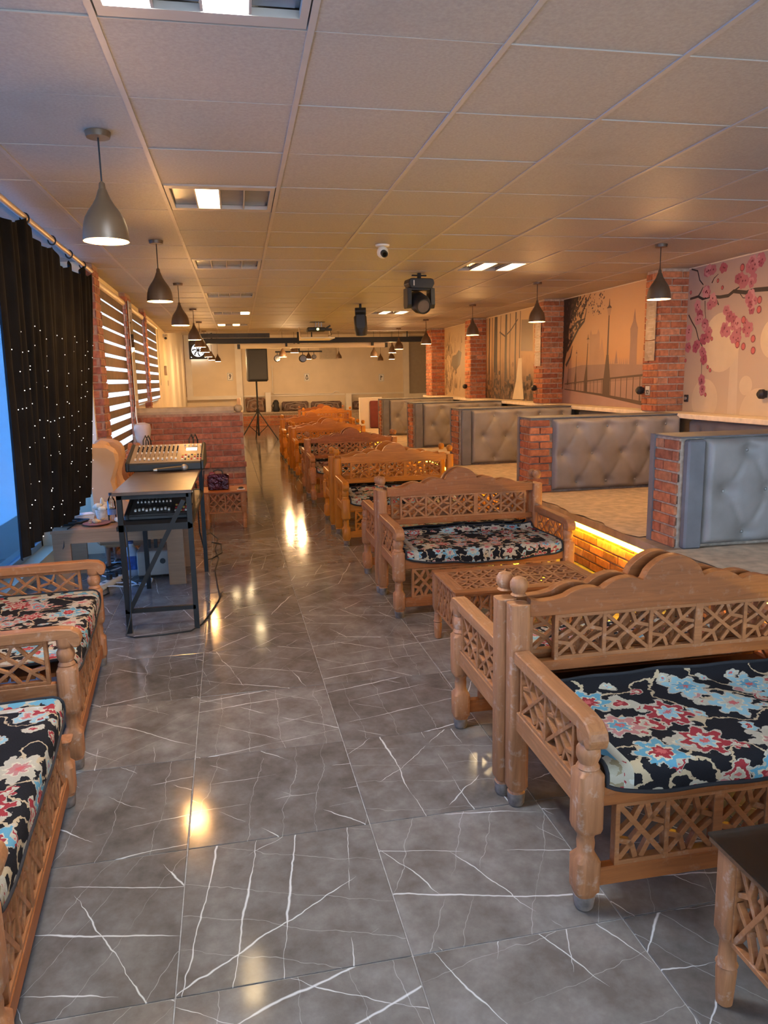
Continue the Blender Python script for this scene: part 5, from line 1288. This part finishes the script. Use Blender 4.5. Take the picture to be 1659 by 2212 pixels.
for nm, lab, ma, n_, sd in (('floor_cable', 'tangle of white cables on the floor under the low table', CORDW, 6, 3), ('floor_cable', 'tangle of black cables on the floor around the power strip', CORD, 6, 5)):
    t = thing(nm, lab, 'cable', (-1.0, 6.02, 0)); R_ = random.Random(sd)
    for k in range(n_):
        pts = []; x_, y_ = R_.uniform(-.15, .1), R_.uniform(-.2, .2); a = R_.uniform(0, 6)
        for q in range(16):
            pts.append((max(-.16, min(x_, .28)), max(-.45, min(y_, .45)), .007+.012*abs(math.sin(q*.9+k)))); a += R_.uniform(-.9, .9); x_ += .06*math.cos(a); y_ += .06*math.sin(a)
        MB().tube(pts, .006, 6).build('cable', ma, t, smooth=60)
t = thing('floor_cable', 'single black cable curving from the power strip towards the curtain-side bench', 'cable')
MB().tube([(-.98, 5.88, .05), (-1.0, 5.75, .012), (-1.03, 5.60, .008), (-.99, 5.42, .008), (-1.05, 5.25, .008), (-1.04, 5.05, .008), (-1.08, 4.85, .008), (-1.10, 4.6, .008)], .006, 6).build('cable', CORD, t, smooth=60)

# ------------------------------------------------------------------ wing armchair
def armchair(loc, rz, ma, label):
    t = thing('wing_armchair', label, 'armchair', loc, rz)
    # local: faces +x, back at -x
    back = [(-.30, .20), (-.34, .60), (-.37, .96), (-.34, 1.01), (-.27, 1.01), (-.22, .96), (-.20, .60), (-.17, .40), (-.17, .20)]
    MB().prism(back, 'y', -.26, .26).build('backrest', ma, t, bev=.03)
    wing = [(-.34, .20), (-.38, .97), (-.34, 1.02), (-.20, 1.01), (-.13, .96), (-.12, .86), (-.17, .72), (-.15, .63), (-.06, .57), (.18, .53), (.26, .49), (.27, .20)]
    for s_ in (-1, 1): MB().prism(wing, 'y', s_*.30-.045, s_*.30+.045).build('wing_side', ma, t, bev=.025)
    MB().box((-.18, -.25, .24), (.28, .25, .42)).build('seat_cushion', ma, t, bev=.04)
    MB().box((-.30, -.30, .17), (.26, .30, .25)).build('seat_frame', ma, t, bev=.02)
    for sx in (-.27, .22):
        for sy in (-.26, .26): MB().cyl((sx, sy, 0), (sx, sy, .18), .014, 10, .022).build('leg', CHAIRL, t, smooth=40)
    mb = MB()
    for s_ in (-1, 1):
        y_ = s_*.30+.0462*s_; mb.tube([(-.30, y_, .55), (-.22, y_, .42), (-.10, y_, .30), (.02, y_, .24)], .003, 5)
    mb.build('seam', P('seam_'+label[:4], tuple(c*.6 for c in (.5, .3, .16)), .8), t)
    return t
armchair((-.865, 6.52, 0), .06, TAN, 'tan wing armchair behind the cluttered low table')
t = thing('cloth_bundle', 'lilac-grey cloth bundle hung against the wrapped brick pillar beside the blinds', 'cloth', (XL(8.9)+.16, 8.88, .52))
MB().loft([(0, .035, 2), (.15, .05, 2), (.30, .07, 2.3), (.44, .095, 2.5), (.50, .085, 2.3), (.52, .03, 2)], n=16).build('drape', P('lilac_cover', (.40, .34, .36), .6, var=.15), t, smooth=50)
MB().tube([(-.05, .02, .50), (-.07, .06, .60), (-.07, .1, .70)], .006, 6).build('strap', CORDW, t)
# ------------------------------------------------------------------ gift bag and small things on the side table
t = thing('gift_bag', 'shiny dark red gift bag with crumpled foil on the small lattice side table', 'bag', (-.255, 7.80, .3851))
FOIL = P('bag_foil', (.055, .008, .014), .12, metal=.6, var=.5, vs=12, bmp=1.0, bs=22, bd=.02)
MB().prism([(-.105, 0), (.105, 0), (.11, .15), (.08, .165), (-.06, .165), (-.11, .145)], 'y', -.05, .05).build('body', FOIL, t, bev=.008)
MB().tube([(-.05, 0, .16), (-.04, 0, .195), (.0, 0, .205), (.04, 0, .195), (.05, 0, .16)], .008, 6).build('handle', BLACKP, t); MB().box((-.09, -.04, .14), (-.03, .04, .185)).build('foil_top', P('foil_pink', (.25, .05, .06), .2, metal=.5), t, bev=.01)
t = thing('small_box', 'small dark item on a white card on the corner of the side table', 'box', (-.03, 7.74, .3851))
MB().box((-.04, -.03, 0), (.04, .03, .006)).build('card', PLATE, t); MB().sphere((0, 0, .016), .02, 10, 6, (1.4, 1, .6)).build('item', BLACKP, t, smooth=60)
